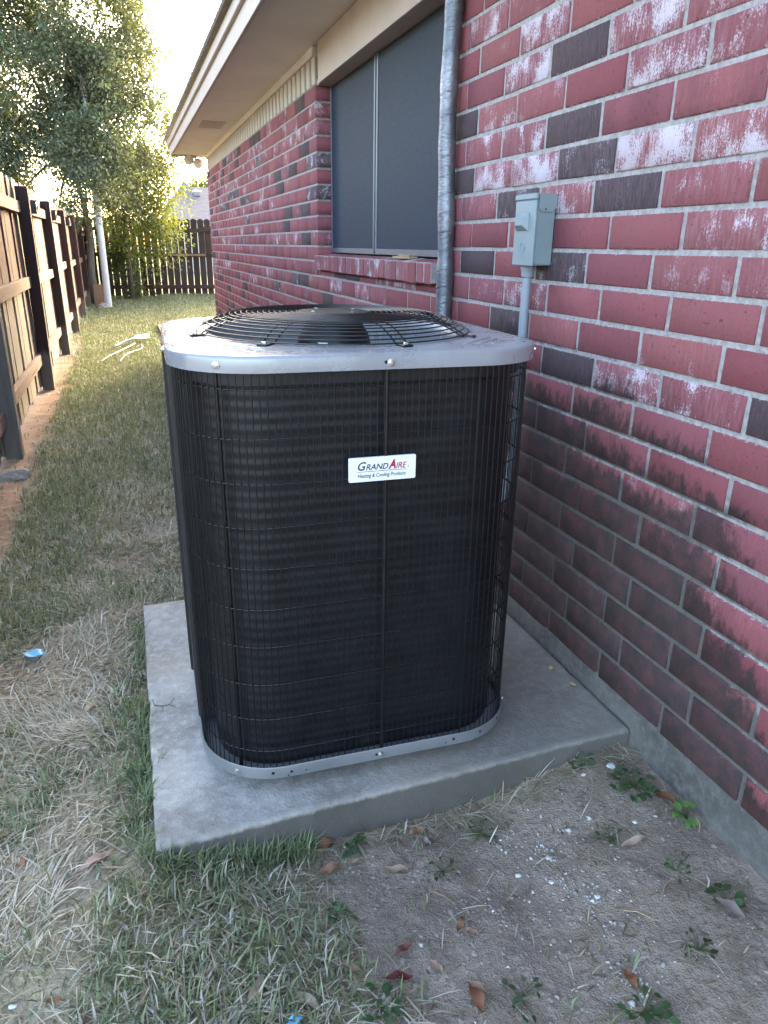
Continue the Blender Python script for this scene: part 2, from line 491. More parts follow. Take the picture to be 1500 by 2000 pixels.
M['blue'] = mat_paint('light_blue_plastic', (.16, .46, .66), .45, 0, var=.12, bump=.2)
M['stone'] = mat_concrete('stone_lump', (.30, .28, .255), (.18, .165, .15))
M['hosew'] = mat_paint('white_strip', (.40, .375, .32), .6, 0)
M['hoseg'] = mat_paint('green_hose', (.10, .17, .13), .5, 0)
M['cork'] = mat_wood('shim_wood', (.38, .27, .16), (.45, .33, .20), (.22, .15, .09), 'y')

def mat_shingle(name, base):
    t = NT(name); p = t.pos(True)
    br = t.n('ShaderNodeTexBrick'); t.l(t.map(p, (1, 1, 1)), br.inputs['Vector'])
    br.inputs['Scale'].default_value = 1.0; br.inputs['Brick Width'].default_value = .3; br.inputs['Row Height'].default_value = .14
    br.inputs['Mortar Size'].default_value = .006
    br.inputs['Color1'].default_value = (*base, 1); br.inputs['Color2'].default_value = (*[b * .75 for b in base], 1)
    br.inputs['Mortar'].default_value = (*[b * .4 for b in base], 1)
    n = t.noise(p, 60, 3, .7)
    c = t.mix(t.ramp(n, .3, .7, 0, .4), br.outputs[0], tuple(b * .6 for b in base))
    t.set(c, .95, spec=.1); t.bump(t.math('ADD', br.outputs['Fac'], n), .5, .01); return t.m
M['shingle'] = mat_shingle('grey_shingle', (.17, .155, .14))
M['shinglefar'] = mat_shingle('mauve_shingle', (.235, .195, .190))

def mat_foil():
    t = NT('foil_tape'); p = t.pos()
    x = t.xyz(p)
    skew = t.math('ADD', x[2], t.math('MULTIPLY', x[1], .35))
    w = t.math('FRACT', t.math('MULTIPLY', t.math('ADD', skew, t.math('MULTIPLY', t.noise(p, 6, 2), .03)), 17))
    ridge = t.ramp(w, .0, .12)
    n = t.noise(t.map(p, (1, 1, 2.5)), 60, 3, .6); n2 = t.noise(p, 9, 3)
    c = t.mix(t.ramp(n2, .35, .7), (.15, .165, .19), (.28, .295, .32))
    c = t.mix(t.ramp(w, .0, .05, .35, 0), c, (.25, .26, .27))
    t.set(c, t.ramp(n, .3, .7, .35, .55), .8)
    t.bump(t.math('ADD', t.math('MULTIPLY', ridge, .35), t.math('MULTIPLY', n, 1.0)), .55, .005)
    return t.m
M['foil'] = mat_foil()

def mat_ground():
    t = NT('soil'); p = t.pos()
    a = t.attr('col')
    n1 = t.noise(p, 9, 5, .65); n2 = t.noise(p, 55, 5, .72); n3 = t.noise(p, 260, 2, .6)
    soil = t.mix(t.ramp(n1, .3, .7), (.262, .215, .170), (.375, .316, .258))
    soil = t.mix(t.ramp(n2, .5, .72, 0, .5), soil, (.47, .41, .345))
    soil = t.mix(t.ramp(n2, .48, .30, 0, .55), soil, (.125, .103, .088))
    soil = t.mix(t.ramp(t.noise(p, 3.4, 4, .65), .44, .66, 0, .55), soil, (.165, .138, .118))
    soil = t.mix(t.ramp(t.noise(t.map(p, (1, 1, 1), (4, 9, 0)), 5.5, 4, .7), .54, .68, 0, .45), soil, (.15, .155, .105))
    crumbs = t.ramp(t.voro(p, 190), .16, .08)
    spk = t.math('MULTIPLY', crumbs, t.ramp(t.noise(p, 14, 3), .55, .68))
    soil = t.mix(t.math('MULTIPLY', spk, .45), soil, (.42, .40, .38))
    nd = t.n('ShaderNodeTexNoise'); t.l(p, nd.inputs['Vector']); nd.inputs['Scale'].default_value = 18
    va = t.n('ShaderNodeVectorMath', operation='MULTIPLY_ADD'); t.l(nd.outputs['Color'], va.inputs[0]); va.inputs[1].default_value = (.06, .06, .06); t.l(p, va.inputs[2])
    crack = t.voro(va.outputs[0], 7.5, 'DISTANCE_TO_EDGE')
    ck = t.math('MULTIPLY', t.ramp(crack, .022, .0), t.ramp(t.noise(p, 5, 3), .60, .70))
    soil = t.mix(t.math('MULTIPLY', ck, .0), soil, (.08, .066, .056))
    m = t.n('ShaderNodeMix', data_type='RGBA', blend_type='MULTIPLY'); m.inputs[0].default_value = 1
    t.l(soil, m.inputs[6]); t.l(a, m.inputs[7])
    t.set(m.outputs[2], .97, spec=.12)
    h = t.math('ADD', t.math('MULTIPLY', n2, 1.2), t.math('MULTIPLY', n3, .35))
    h = t.math('SUBTRACT', h, t.math('MULTIPLY', ck, .0)); h = t.math('ADD', h, t.math('MULTIPLY', spk, .5))
    t.bump(h, .9, .014)
    return t.m
M['ground'] = mat_ground()

# ------------------------------------------------------------------ ground
def gh(x, y):
    x = np.asarray(x, float); y = np.asarray(y, float)
    g = -.045 + .045 * ss(.60, 1.0, x)
    g = g + .066 * np.exp(-((x + .14) / .22) ** 2) * ss(.85, 1.12, y) * (1 - ss(2.2, 2.9, y))
    g = g - .012 * ss(3, 8, y)
    near = (1 - ss(5, 9, y)) * ss(-.8, -.7, x)
    g = g + ((fbm(x, y, 6, 1) - .5) * .022 + (fbm(x, y, 26, 4) - .5) * .012) * near
    return g

def green_mask(x, y):
    n = fbm(x, y, 5.5, 9, 3); n2 = fbm(x, y, 1.7, 21, 3)
    g = .10 + .55 * ss(.46, .66, n) * ss(.40, .62, n2)
    g = np.where(y > 2.3, .60 + .6 * (n - .4), g)
    g = g + .35 * ss(4.5, 9, y)
    # straw patch beside the condenser and in front of it
    g = g - .55 * np.exp(-(((x + .02) / .24) ** 2 + ((y - 3.0) / .75) ** 2))
    g = g - .5 * np.exp(-(((x + .28) / .25) ** 2 + ((y - 1.95) / .32) ** 2))
    for (bx, by, rx, ry, a) in ((-.10, 1.30, .055, .35, .9), (-.10, 1.75, .05, .45, .8), (.04, 1.10, .20, .06, .95), (-.03, .99, .16, .11, 1.1), (.06, .86, .10, .12, .9), (-.42, 2.35, .15, .25, .6),
                               (-.40, 1.75, .06, .06, .6), (-.30, 1.42, .06, .05, .5), (.02, 2.42, .14, .10, .4), (-.45, 3.4, .2, .7, .35), (.24, .84, .09, .05, .6), (.20, .98, .06, .06, .5)):
        g = g + a * np.exp(-(((x - bx) / rx) ** 2 + ((y - by) / ry) ** 2))
    return np.clip(g, 0, 1)

def bare_mask(x, y):
    """1 = bare soil"""
    n = (fbm(x, y, 7, 33, 3) - .5)
    b = ss(.16, .34, x + n * .30 + (y - 1.0) * .10) * (1 - ss(1.12, 1.25, y))
    b = np.maximum(b, .95 * np.exp(-(((x + .19) / .10) ** 2 + ((y - 1.17) / .07) ** 2)))
    b = np.maximum(b, .7 * np.exp(-(((x + .10) / .09) ** 2 + ((y - 1.03) / .03) ** 2)))
    b = np.maximum(b, .6 * ss(.55, .72, fbm(x, y, 6, 55, 2)) * (1 - ss(2.0, 2.8, y)))
    b = np.maximum(b, (1 - ss(-.62, -.54, x + n * .12)) * (1 - ss(8, 14, y)))
    return np.clip(b, 0, 1)

def build_ground():
    xs = np.concatenate([[-400, -150, -60, -25, -10, -5, -3, -2, -1.4, -1.1, -.95], np.arange(-.85, 1.13, .018), [1.3, 1.8, 3, 5, 9, 20, 60, 150, 400]])
    ys = np.concatenate([[-200, -60, -20, -8, -4, -2, -1, -.4, 0, .2, .35], np.arange(.45, 2.6, .018), np.arange(2.62, 5, .05), np.arange(5.1, 10, .15), np.arange(10.2, 22, .5), [24, 28, 35, 50, 80, 140, 300, 700]])
    X, Y = np.meshgrid(xs, ys, indexing='ij')
    Z = gh(X, Y)
    v = np.stack([X, Y, Z], -1).reshape(-1, 3)
    nx, ny = X.shape
    i, j = np.meshgrid(np.arange(nx - 1), np.arange(ny - 1), indexing='ij')
    a = (i * ny + j).ravel(); q = np.stack([a, a + ny, a + ny + 1, a + 1], -1)
    G = green_mask(v[:, 0], v[:, 1]); B = bare_mask(v[:, 0], v[:, 1])
    far = ss(2.2, 7, v[:, 1])
    straw = np.array([1.35, 1.25, 1.05]); grn = np.array([1.05, 1.22, .70]); bare = np.array([1.0, .97, .95])
    c = straw[None] * (1 - G)[:, None] + grn[None] * G[:, None]
    c = c * (1 - B)[:, None] + bare[None] * B[:, None]
    orange = (1 - ss(-.64, -.50, v[:, 0])) * (1 - ss(8, 12, v[:, 1])) * ss(-1, -.7, v[:, 0])
    c = c * (1 - orange)[:, None] + np.array([1.22, .97, .82])[None] * orange[:, None]
    me = mesh_np('ground', v, q, smooth=True, col=c)
    o = link('ground', me, M['ground']); o['kind'] = 'structure'
    o['label'] = 'bare brown soil of the narrow side yard'
build_ground()

# ------------------------------------------------------------------ brick house
house = empty('brick_house', (1.6, 3.0, 0.0))
tag(house, 'red brick house with a screened window and beige eave along the right side', 'house')
WX = 1.08                 # face of the bricks
JZ = .1801; P0 = .0818; PY = .2465
Y_END = 9.75; Y_BEG = -3.0
WIN = (2.53, 4.31); SILL_Z = (1.035, 1.122); HEAD_Z = 1.972; BR_TOP = 1.98

def hb(name, mat, boxes, parent=house, bev=0.0, **kw):
    mb = MB()
    for a, b in boxes:
        mb.box(a, b, bev)
    mb.v = [(x - house.location.x, y - house.location.y, z) for x, y, z in mb.v]
    return mb.build(name, mat, parent, **kw)

mx = WX + .0042
wall = hb('wall', M['mortar'], [((mx, Y_BEG, .112), (1.20, WIN[0] - .008, BR_TOP - .004)), ((mx, WIN[1] + .008, .112), (1.20, Y_END - .008, BR_TOP - .004)),
                              ((mx, WIN[0] - .008, .112), (1.20, WIN[1] + .008, SILL_Z[0] - .004))])
dark_list = {(15, 1.735), (14, 2.40), (14, 1.653), (13, 1.98), (13, 1.489), (11, 2.228), (11, 1.735), (9, 1.982), (8, 1.653), (17, 1.75), (8, .918), (19, 1.24), (18, 2.64), (16, 2.40)}
eff_list = {(17, 1.49): 1.0, (17, 1.25): .55, (16, 1.41): .8, (16, 1.164): .35, (14, 1.41): 1.25, (14, 1.164): .7, (12, 1.164): .6, (18, 1.91): .9, (17, 1.98): .95, (16, 2.15): .4, (15, 2.228): .45, (15, 1.98): .6,
            (14, 2.15): .9, (14, 1.90): 1.1, (13, 1.735): .7, (13, 2.228): .4, (10, 1.90): .45, (8, 1.41): .7, (8, 1.164): .45, (13, 1.245): .4, (19, 2.228): .7, (18, 1.41): .7, (18, 1.164): .6, (20, 1.41): .5, (20, 1.9): .6, (12, .918): .4,
            (14, .918): .5, (15, 1.245): .2, (19, 1.735): .5, (9, 1.735): .15}
def find(tab, c, y):
    for k in tab:
        if k[0] == c and abs(k[1] - y) < .09:
            return k
    return None

def brick_geo(y0, y1, z0, z1, jit=True):
    """proud, chamfered brick with slightly uneven arrises (face at WX)"""
    d = random.uniform(-.0014, .0014); e = .0028
    r = lambda s=.0012: random.uniform(-s, s)
    x = WX + d
    back = 1.176
    outer = [(y0 + r(), z0 + r()), (y1 + r(), z0 + r()), (y1 + r(), z1 + r()), (y0 + r(), z1 + r())]
    inner = [(y0 + e + r(.0007), z0 + e + r(.0007)), (y1 - e + r(.0007), z0 + e + r(.0007)), (y1 - e + r(.0007), z1 - e + r(.0007)), (y0 + e + r(.0007), z1 - e + r(.0007))]
    tilt = r(.001)
    v = [(x + tilt * (1 if k in (0, 3) else -1), a, b) for k, (a, b) in enumerate(inner)] + [(x + e, a, b) for a, b in outer] + [(back, a, b) for a, b in outer]
    f = [(0, 3, 2, 1)]
    for k in range(4):
        k2 = (k + 1) % 4
        f.append((k, k2, k2 + 4, k + 4)); f.append((k + 4, k2 + 4, k2 + 8, k + 8))
    return v, f

def project(p):
    q = RW.T @ (np.array(p, float) - np.array([0, 0, CAM_H]))
    if q[2] <= .05:
        return None
    return 750 + FPX * q[0] / q[2], 1000 + FPX * q[1] / q[2]

bricks = []
gap = .0055
for c in range(-1, 22):
    z0 = JZ + P0 * c + gap; z1 = JZ + P0 * (c + 1) - gap
    if c == 21:
        z1 = BR_TOP
    ph = .874 if c % 2 else 1.041
    n0 = int(math.floor((Y_BEG - ph) / PY)); n1 = int(math.ceil((Y_END - ph) / PY))
    wob = 0
    for n in range(n0, n1 + 1):
        ya = ph + n * PY; yb = ya + PY
        ya += .0035 * math.sin(n * 12.9 + c * 7.7); yb += .0035 * math.sin((n + 1) * 12.9 + c * 7.7)
        a, b = max(ya + gap * 1.15, Y_BEG), min(yb - gap * 1.15, Y_END)
        if z1 > SILL_Z[0] + .02:          # no slivers at the window jambs
            if WIN[1] < a < WIN[1] + .09: a = WIN[1]
            if a < WIN[1] < b and b < WIN[1] + .08: b = WIN[1] - .001
            if WIN[0] - .09 < b < WIN[0]: b = WIN[0]
            if a < WIN[0] < b and a > WIN[0] - .08: a = WIN[0] + .001
        if b - a < .02:
            continue
        segs = [(a, b, z0, z1)]
        if z1 > SILL_Z[0]:
            segs = []
            if a < WIN[0]:
                segs.append((a, min(b, WIN[0]), z0, z1))
            if b > WIN[1]:
                segs.append((max(a, WIN[1]), b, z0, z1))
            if z0 < SILL_Z[0] - .012:
                lo, hi = max(a, WIN[0] + .002), min(b, WIN[1] - .002)
                if hi - lo > .02:
                    segs.append((lo, hi, z0, SILL_Z[0] - .006))
        for (sa, sb, s0, s1) in segs:
            if sb - sa < .018:
                continue
            ym = (ya + yb) / 2
            r = random.random()
            if ym < 2.5:
                dk = 1.0 if find(dark_list, c, ym) else 0.0
                k = find(eff_list, c, ym)
                ef = eff_list[k] if k else random.choice((0, 0, 0, .08, .15, .22))
                if dk: ef = max(ef, random.choice((0, .12, .3)))
            else:
                dk = 1.0 if r < .13 else (.35 if r < .18 else 0)
                ef = random.choice((0, 0, .1, .25, .4, .6)) if c > 7 else random.choice((0, 0, .0, .15, .3))
            if dk == 0 and random.random() < .10:
                dk = .30
            pr = [project((WX, yy, zz)) for yy in (sa, sb) for zz in (s0, s1)]
            area = 0
            if all(p is not None for p in pr):
                xs_ = [min(1500, max(0, p[0])) for p in pr]; ys_ = [min(2000, max(0, p[1])) for p in pr]
                area = (max(xs_) - min(xs_)) * (max(ys_) - min(ys_))
                cxm = sum(p[0] for p in pr) / 4; cym = sum(p[1] for p in pr) / 4
                if 330 < cxm < 1000 and cym > 650:
                    area = 0              # hidden behind the condenser
            bricks.append((area, sa, sb, s0, s1, dk, ef, random.random()))
bricks.sort(key=lambda b: -b[0])
rest_v = []; rest_q = []; rest_c = []
hx, hy = house.location.x, house.location.y
for k, (area, a, b, z0, z1, dk, ef, tone) in enumerate(bricks):
    v, f = brick_geo(a, b, z0, z1)
    v = np.array(v); v[:, 0] -= hx; v[:, 1] -= hy
    if k < 300:
        me = mesh_np('brick', v, f, col=np.tile((dk, ef, tone), (len(v), 1)))
        link('brick', me, M['brick'], wall)
    else:
        o_ = len(rest_v) * 12
        rest_v.append(v); rest_q += [tuple(i + o_ for i in q) for q in f]; rest_c.append(np.tile((dk, ef, tone), (len(v), 1)))
ro = link('brickwork', mesh_np('brickwork', np.concatenate(rest_v), rest_q, col=np.concatenate(rest_c)), M['brick'], wall)
ro['kind'] = 'stuff'

# far end wall, inner core so the house is solid
hb('end_wall', M['brick'], [((1.185, Y_END - .09, .112), (9.0, Y_END, 2.16))], col=(0, .2, .5))
hb('wall_core', M['trim'], [((1.30, Y_BEG, .05), (8.9, Y_END - .1, 2.2))])
# foundation with irregular lower face
fm = MB(); fv = []; ny = 140
ysf = np.linspace(Y_BEG, Y_END + .02, ny); prof = [(1.0835, .113), (1.079, .104), (1.077, .06), (1.077, -.12)]
loops = []
for (px, pz) in prof:
    loops.append([(px + float(fbm(y_, pz * 5, 6, 3) - .5) * .008 - hx, y_ - hy, pz + (float(fbm(y_, 0, 9, 8) - .5) * .004 if pz > .1 else 0)) for y_ in ysf])
for L in loops:
    fm.v += L
for i in range(len(prof) - 1):
    for j in range(ny - 1):
        fm.f.append((i * ny + j, i * ny + j + 1, (i + 1) * ny + j + 1, (i + 1) * ny + j))
b0 = len(fm.v); fm.v += [(1.25 - hx, y_ - hy, .1135) for y_ in ysf]
for j in range(ny - 1):
    fm.f.append((b0 + j, b0 + j + 1, j + 1, j))
fm.build('foundation', M['found'], house, smooth=True, angle=40)
# window
win = hb('window', M['glass'], [((1.178, WIN[0] + .01, 1.13), (1.190, WIN[1] - .005, 1.968))])
ymid = 3.515
zs0, zs1 = 1.128, 1.972
sx0, sx1 = 1.160, 1.170
fw = .026
for (a, b) in ((WIN[0] + .004, ymid - .012), (ymid + .012, WIN[1] - .004)):
    hb('screen', M['screen'], [((sx0 + .004, a + fw * .6, zs0 + fw), (sx1 - .002, b - fw * .6, zs1 - .004))], win)
    hb('frame', M['screenframe'], [((sx0, a, zs0), (sx1, b, zs0 + fw)), ((sx0, a, zs0 + fw), (sx1, a + fw * .6, zs1)), ((sx0, b - fw * .6, zs0 + fw), (sx1, b, zs1))], win, bev=.0015)
hb('mullion', M['screenframe'], [((sx0 + .006, ymid - .011, zs0), (sx1 + .004, ymid + .011, zs1))], win)
# header over the window
hb('header_panel', M['panel'], [((1.072, WIN[0] - .06, HEAD_Z - .006), (1.090, WIN[1] - .085, 2.158))], bev=.002)
hb('header_underside', M['panel'], [((1.0905, WIN[0], HEAD_Z + .001), (1.20, WIN[1], HEAD_Z + .03))])
# rowlock sill, brick by brick
sill = hb('window_sill', M['mortar'], [((1.0565, WIN[0] + .012, SILL_Z[0] + .006), (1.175, WIN[1] - .012, SILL_Z[1] - .010))])
nb = 24; yw = (WIN[1] - .01 - (WIN[0] + .01)) / nb
for k in range(nb):
    a = WIN[0] + .01 + k * yw + .006; b = a + yw - .012
    mb = MB(); mb.box((1.052 + random.uniform(-.003, .003), a, SILL_Z[0] + random.uniform(-.002, .002)), (1.158, b, SILL_Z[1] + random.uniform(-.002, .001)), .003)
    # slope the top outwards
    mb.v = [(x - hx, y - hy, z - (.012 if (z > 1.1 and x < 1.1) else 0)) for x, y, z in mb.v]
    mb.build('sill_brick', M['sillbrick'], sill, col=(random.choice((0, 0, 0, .3)), random.choice((.1, .2, .4, .6)), random.random()))
# soffit, frieze, fascia, roof
SOZ = 2.162
hb('soffit', M['soffit'], [((.690, Y_BEG, SOZ), (1.25, Y_END + .06, SOZ + .012))])
hb('frieze_backing', M['trim'], [((1.098, WIN[1] + .02, BR_TOP + .001), (1.2, Y_END - .01, SOZ - .001)), ((1.098, Y_BEG, BR_TOP + .001), (1.2, WIN[0] - .07, SOZ - .001))])
frz = hb('frieze', M['soffit'], [((1.070, WIN[1] + .02, SOZ - .045), (1.0975, Y_END, SOZ - .0005)), ((1.070, Y_BEG, SOZ - .045), (1.0975, WIN[0] - .07, SOZ - .0005))], bev=.002)
yy = WIN[1] + .05
batme = None
while yy < Y_END - .06:
    if batme is None:
        mb = MB(); mb.box((1.0795, -.036, BR_TOP + .003), (1.0985, .036, SOZ - .046), .004)
        mb.v = [(x - hx, y, z) for x, y, z in mb.v]; batme = mb.mesh('batten')
    o = link('batten', batme, M['trim'], frz); o.location = (0, yy - hy, 0)
    yy += .1225
vent = hb('soffit_vent', M['trim'], [((.78, 7.1, SOZ - .006), (.98, 7.5, SOZ + .002))])
for k in range(6):
    hb('slat', M['panel'], [((.80 + k * .028, 7.13, SOZ - .008), (.812 + k * .028, 7.47, SOZ - .0055))], vent)
hb('fascia', M['panel'], [((.670, Y_BEG, 2.140), (.6905, Y_END + .08, 2.285))], bev=.002)
hb('drip_moulding', M['panel'], [((.648, Y_BEG, 2.238), (.6695, Y_END + .085, 2.300))], bev=.003)
hb('eave_end', M['trim'], [((.691, Y_END + .061, 2.141), (1.6, Y_END + .079, 2.33))])
rf = MB()
def roofz(x): return 2.305 + (x - .62) * .48
rv = []
for y_ in (Y_BEG - .3, Y_END + .32):
    for (x_, dz) in ((.615, 0), (5.4, 0), (5.4, .03), (.615, .03)):
        rv.append((x_ - hx, y_ - hy, roofz(x_) + dz))
rf.add(rv, [(0, 1, 2, 3), (7, 6, 5, 4), (0, 4, 5, 1), (1, 5, 6, 2), (2, 6, 7, 3), (3, 7, 4, 0)])
rv2 = [(2 * (5.4 - hx) - x, y, z) for x, y, z in rv]
rf.add(rv2, [(3, 2, 1, 0), (4, 5, 6, 7), (1, 5, 4, 0), (2, 6, 5, 1), (3, 7, 6, 2), (0, 4, 7, 3)])
rf.build('roof', M['shingle'], house)
gm = MB(); gm.add([(1.2 - hx, Y_END - .05 - hy, 2.16), (9.4 - hx, Y_END - .05 - hy, 2.16), (5.4 - hx, Y_END - .05 - hy, roofz(5.4) - .02)], [(0, 1, 2)]); gm.build('gable', M['trim'], house)

# ------------------------------------------------------------------ concrete pad
def build_pad():
    root_loc = (.51, 1.72, 0)
    # corner points (front-left, front-right, back-right, back-left)
    C = [(-.054, 1.172), (1.074, 1.203), (1.074, 2.27), (-.048, 2.243)]
    n = 70; per = []
    for k in range(4):
        a = np.array(C[k]); b = np.array(C[(k + 1) % 4])
        for j in range(n):
            per.append(a + (b - a) * j / n)
    per = np.array(per); cen = per.mean(0)
    s = np.arange(len(per)) * .05
    chip = (fbm(s, s * 0, 3, 5, 3) - .5) * .010 + (fbm(s, s * 0 + 3, 14, 6, 2) - .5) * .006
    mb = MB(); top = .052
    loops = []
    for (ins, z, cs) in ((.0, -.14, .3), (.0, .0, .5), (.0, .042, 1.0), (.0015, .0485, 1.3), (.006, .0515, 1.2), (.02, .052, .2), (.2, .0525, 0), (.42, .052, 0)):
        d = per - cen; L = np.linalg.norm(d, axis=1, keepdims=True)
        q = per - d / L * (ins + np.maximum(0, chip)[:, None] * cs * 1.3)
        q[:, 0] = np.minimum(q[:, 0], 1.074)
        zz = z + (fbm(q[:, 0], q[:, 1], 4, 2) - .5) * (.005 if z > .04 else 0)
        loops.append([(a[0] - root_loc[0], a[1] - root_loc[1], c) for a, c in zip(q, np.broadcast_to(zz, len(q)))])
    mb.loft(loops, capb=True)
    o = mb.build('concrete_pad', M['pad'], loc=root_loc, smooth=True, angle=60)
    tag(o, 'grey concrete slab on the ground under the air conditioner', 'slab')
build_pad()

# ------------------------------------------------------------------ air conditioner
AC = (.438, 1.613, .052); AROT = math.radians(-1.7)
ac = empty('air_conditioner', AC, AROT)
tag(ac, 'black wire-caged outdoor air conditioner with grey top and domed fan guard', 'air conditioner')
def rr(half, R, nc=10, ns=14, off=0.0):
    out = []
    for k, (sx, sy) in enumerate(((1, -1), (1, 1), (-1, 1), (-1, -1))):
        cx_, cy_ = sx * (half - R), sy * (half - R)
        a0 = -math.pi / 2 + k * math.pi / 2
        for j in range(nc + 1):
            a = a0 + (math.pi / 2) * j / nc
            out.append((cx_ + R * math.cos(a), cy_ + R * math.sin(a)))
        # straight segment to the next corner
        nx_, ny_ = [((1, 1)), ((-1, 1)), ((-1, -1)), ((1, -1))][k]
        a1 = a0 + math.pi / 2
        p = out[-1]; q = (nx_ * (half - R) + R * math.cos(a1), ny_ * (half - R) + R * math.sin(a1))
        for j in range(1, ns):
            out.append((p[0] + (q[0] - p[0]) * j / ns, p[1] + (q[1] - p[1]) * j / ns))
    return out
Z0 = AC[2]
def acb(mb, name, mat, parent=None, **kw):
    mb.v = [(x, y, z - Z0) for x, y, z in mb.v]
    return mb.build(name, mat, parent or ac, **kw)
HA = .3676; RA = .165
PANZ = (.0867, .1175)
# base pan
mb = MB()
ps = [(HA - .012, PANZ[0] + .002), (HA - .004, PANZ[0]), (HA, PANZ[0] + .003), (HA, PANZ[1] - .003), (HA - .0015, PANZ[1]), (HA - .004, PANZ[1] - .002), (HA - .005, PANZ[0] + .012), (HA - .05, PANZ[0] + .010)]
mb.loft([[(x, y, z) for x, y in rr(h, RA - (HA - h))] for h, z in ps], capa=True, capb=True)
pan = acb(mb, 'base_pan', M['acpan'], smooth=True, angle=35)
for (fx, fy) in ((-.24, -.24), (.24, -.24), (.24, .24), (-.24, .24)):
    mb = MB(); mb.box((fx - .04, fy - .04, Z0 + .0005), (fx + .04, fy + .04, PANZ[0] + .001), .003); acb(mb, 'foot', M['plastic'])
# coil : stacked tube bulges and finer fin ridges
mb = MB(); HC = .332; RC = .135
zb, zt = PANZ[0] + .014, .956
path = rr(HC, RC, 12, 10)
lp = []
z = zb; k = 0
step = .0036
while z < zt:
    off = (.0, .0002, .0006, .0008, .0006, .0002)[k % 6]
    jit = 0.0
    q = rr(HC + off + jit, RC + off, 12, 10)
    lp.append([(x, y, z) for x, y in q]); z += step; k += 1
mb.loft(lp)
coil = acb(mb, 'coil', M['coil'], smooth=True); coil['kind'] = 'stuff'
mb = MB(); mb.loft([[(x, y, zz) for x, y in rr(h, r_)] for h, r_, zz in ((HC - .035, .10, zb), (HC - .035, .10, zt), (HC + .001, .136, zt + .0005))])
acb(mb, 'coil_inner', M['coil'], smooth=True, angle=40)
# dark band under the lid
mb = MB(); mb.loft([[(x, y, zz) for x, y in rr(.348, .150)] for zz in (.930, .962)]); acb(mb, 'top_rail', M['blackpanel'], smooth=True, angle=40)
# wire guard
HG = .3610; RG = .160
gp = rr(HG, RG, 16, 40)
def resample(path, d):
    P = [Vector((*p, 0)) for p in path] + [Vector((*path[0], 0))]
    out = []; acc = 0
    for a, b in zip(P[:-1], P[1:]):
        L = (b - a).length
        while acc <= L and L > 1e-9:
            out.append(a + (b - a) * (acc / L)); acc += d
        acc -= L
    return out
def in_panel(p): return p[0] < -.20 and p[1] > -.13
mb = MB()
for p in resample(gp, .0136):
    if in_panel(p): continue
    mb.tube([(p.x, p.y, PANZ[1] - .02), (p.x, p.y, .962)], .0012, 5, cap=False)
vw = acb(mb, 'vertical_wires', M['black'], smooth=True); vw['kind'] = 'stuff'
mb = MB()
hp = [(x, y) for x, y in rr(HG - .0022, RG, 10, 20)]
i0 = next(i for i, p in enumerate(hp) if in_panel(p))
hp2 = []
n_ = len(hp)
st = max(i for i in range(n_) if in_panel(hp[i])) + 1
for i in range(n_):
    p = hp[(st + i) % n_]
    if not in_panel(p): hp2.append(p)
for zz in (.925, .835, .749, .663, .577, .491, .405, .319, .233, .155):
    mb.tube([(x, y, zz + .001 * math.sin(x * 9 + zz * 40)) for x, y in hp2], .0018, 5)
hw = acb(mb, 'horizontal_wires', M['black'], smooth=True); hw['kind'] = 'stuff'
for (gx, gy) in ((-.292, -.315), (.0125, -HG - .001), (HG + .0, -.16), (.034, HG), (HG, .16)):
    mb = MB(); mb.tube([(gx, gy, PANZ[1] - .02), (gx, gy, .962)], .0036, 6, cap=False); acb(mb, 'support_rod', M['black'], smooth=True)
# service panel on the left rear side
mb = MB(); mb.box((-.370, -.145, .115), (-.312, .06, .962), .006); acb(mb, 'service_panel', M['blackpanel'])
mb = MB(); mb.box((-.376, .0605, .115), (-.312, .22, .962), .008); acb(mb, 'service_panel', M['blackpanel'])
mb = MB(); mb.box((-.325, .221, .115), (-.16, .335, .962), .008); acb(mb, 'corner_panel', M['blackpanel'])
# top cover
HL = .3735; RL = .171; LZ = (.955, .986)
N = 160; opening = .283
def rect_r(half, R, a):
    dx, dy = math.cos(a), math.sin(a)
    # ray / rounded square by bisection
    lo, hi = 0, half * 1.5
    for _ in range(30):
        mid = (lo + hi) / 2; x, y = abs(mid * dx), abs(mid * dy)
        qx, qy = max(x - (half - R), 0), max(y - (half - R), 0)
        inside = math.hypot(qx, qy) <= R and x <= half and y <= half
        if inside: lo = mid
        else: hi = mid
    return lo
ang = [2 * math.pi * (j + .5) / N for j in range(N)]
outer = [rect_r(HL, RL, a) for a in ang]
loops = []
def lip(inset, z): loops.append([((r - inset) * math.cos(a), (r - inset) * math.sin(a), z) for r, a in zip(outer, ang)])
lip(.004, LZ[0] + .004); lip(.0035, LZ[0]); lip(.0, LZ[0] + .001); lip(0, LZ[1] - .007); lip(.001, LZ[1] - .0035); lip(.003, LZ[1] - .001); lip(.007, LZ[1])
for f, dz in ((.25, .0003), (.5, .0008), (.75, .0015), (.92, .0025), (1, .0032)):
    loops.append([(((r - .011) * (1 - f) + (opening + .004) * f) * math.cos(a), ((r - .011) * (1 - f) + (opening + .004) * f) * math.sin(a), LZ[1] + dz) for r, a in zip(outer, ang)])
for r_, z_ in ((opening - .002, LZ[1] + .0028), (opening - .006, LZ[1] + .0), (opening - .008, LZ[1] - .02), (opening - .010, LZ[1] - .075), (opening + .01, LZ[1] - .09)):
    loops.append([(r_ * math.cos(a), r_ * math.sin(a), z_) for a in ang])
mb = MB(); mb.loft(loops)
cover = acb(mb, 'top_cover', M['acgrey'], smooth=True, angle=50)
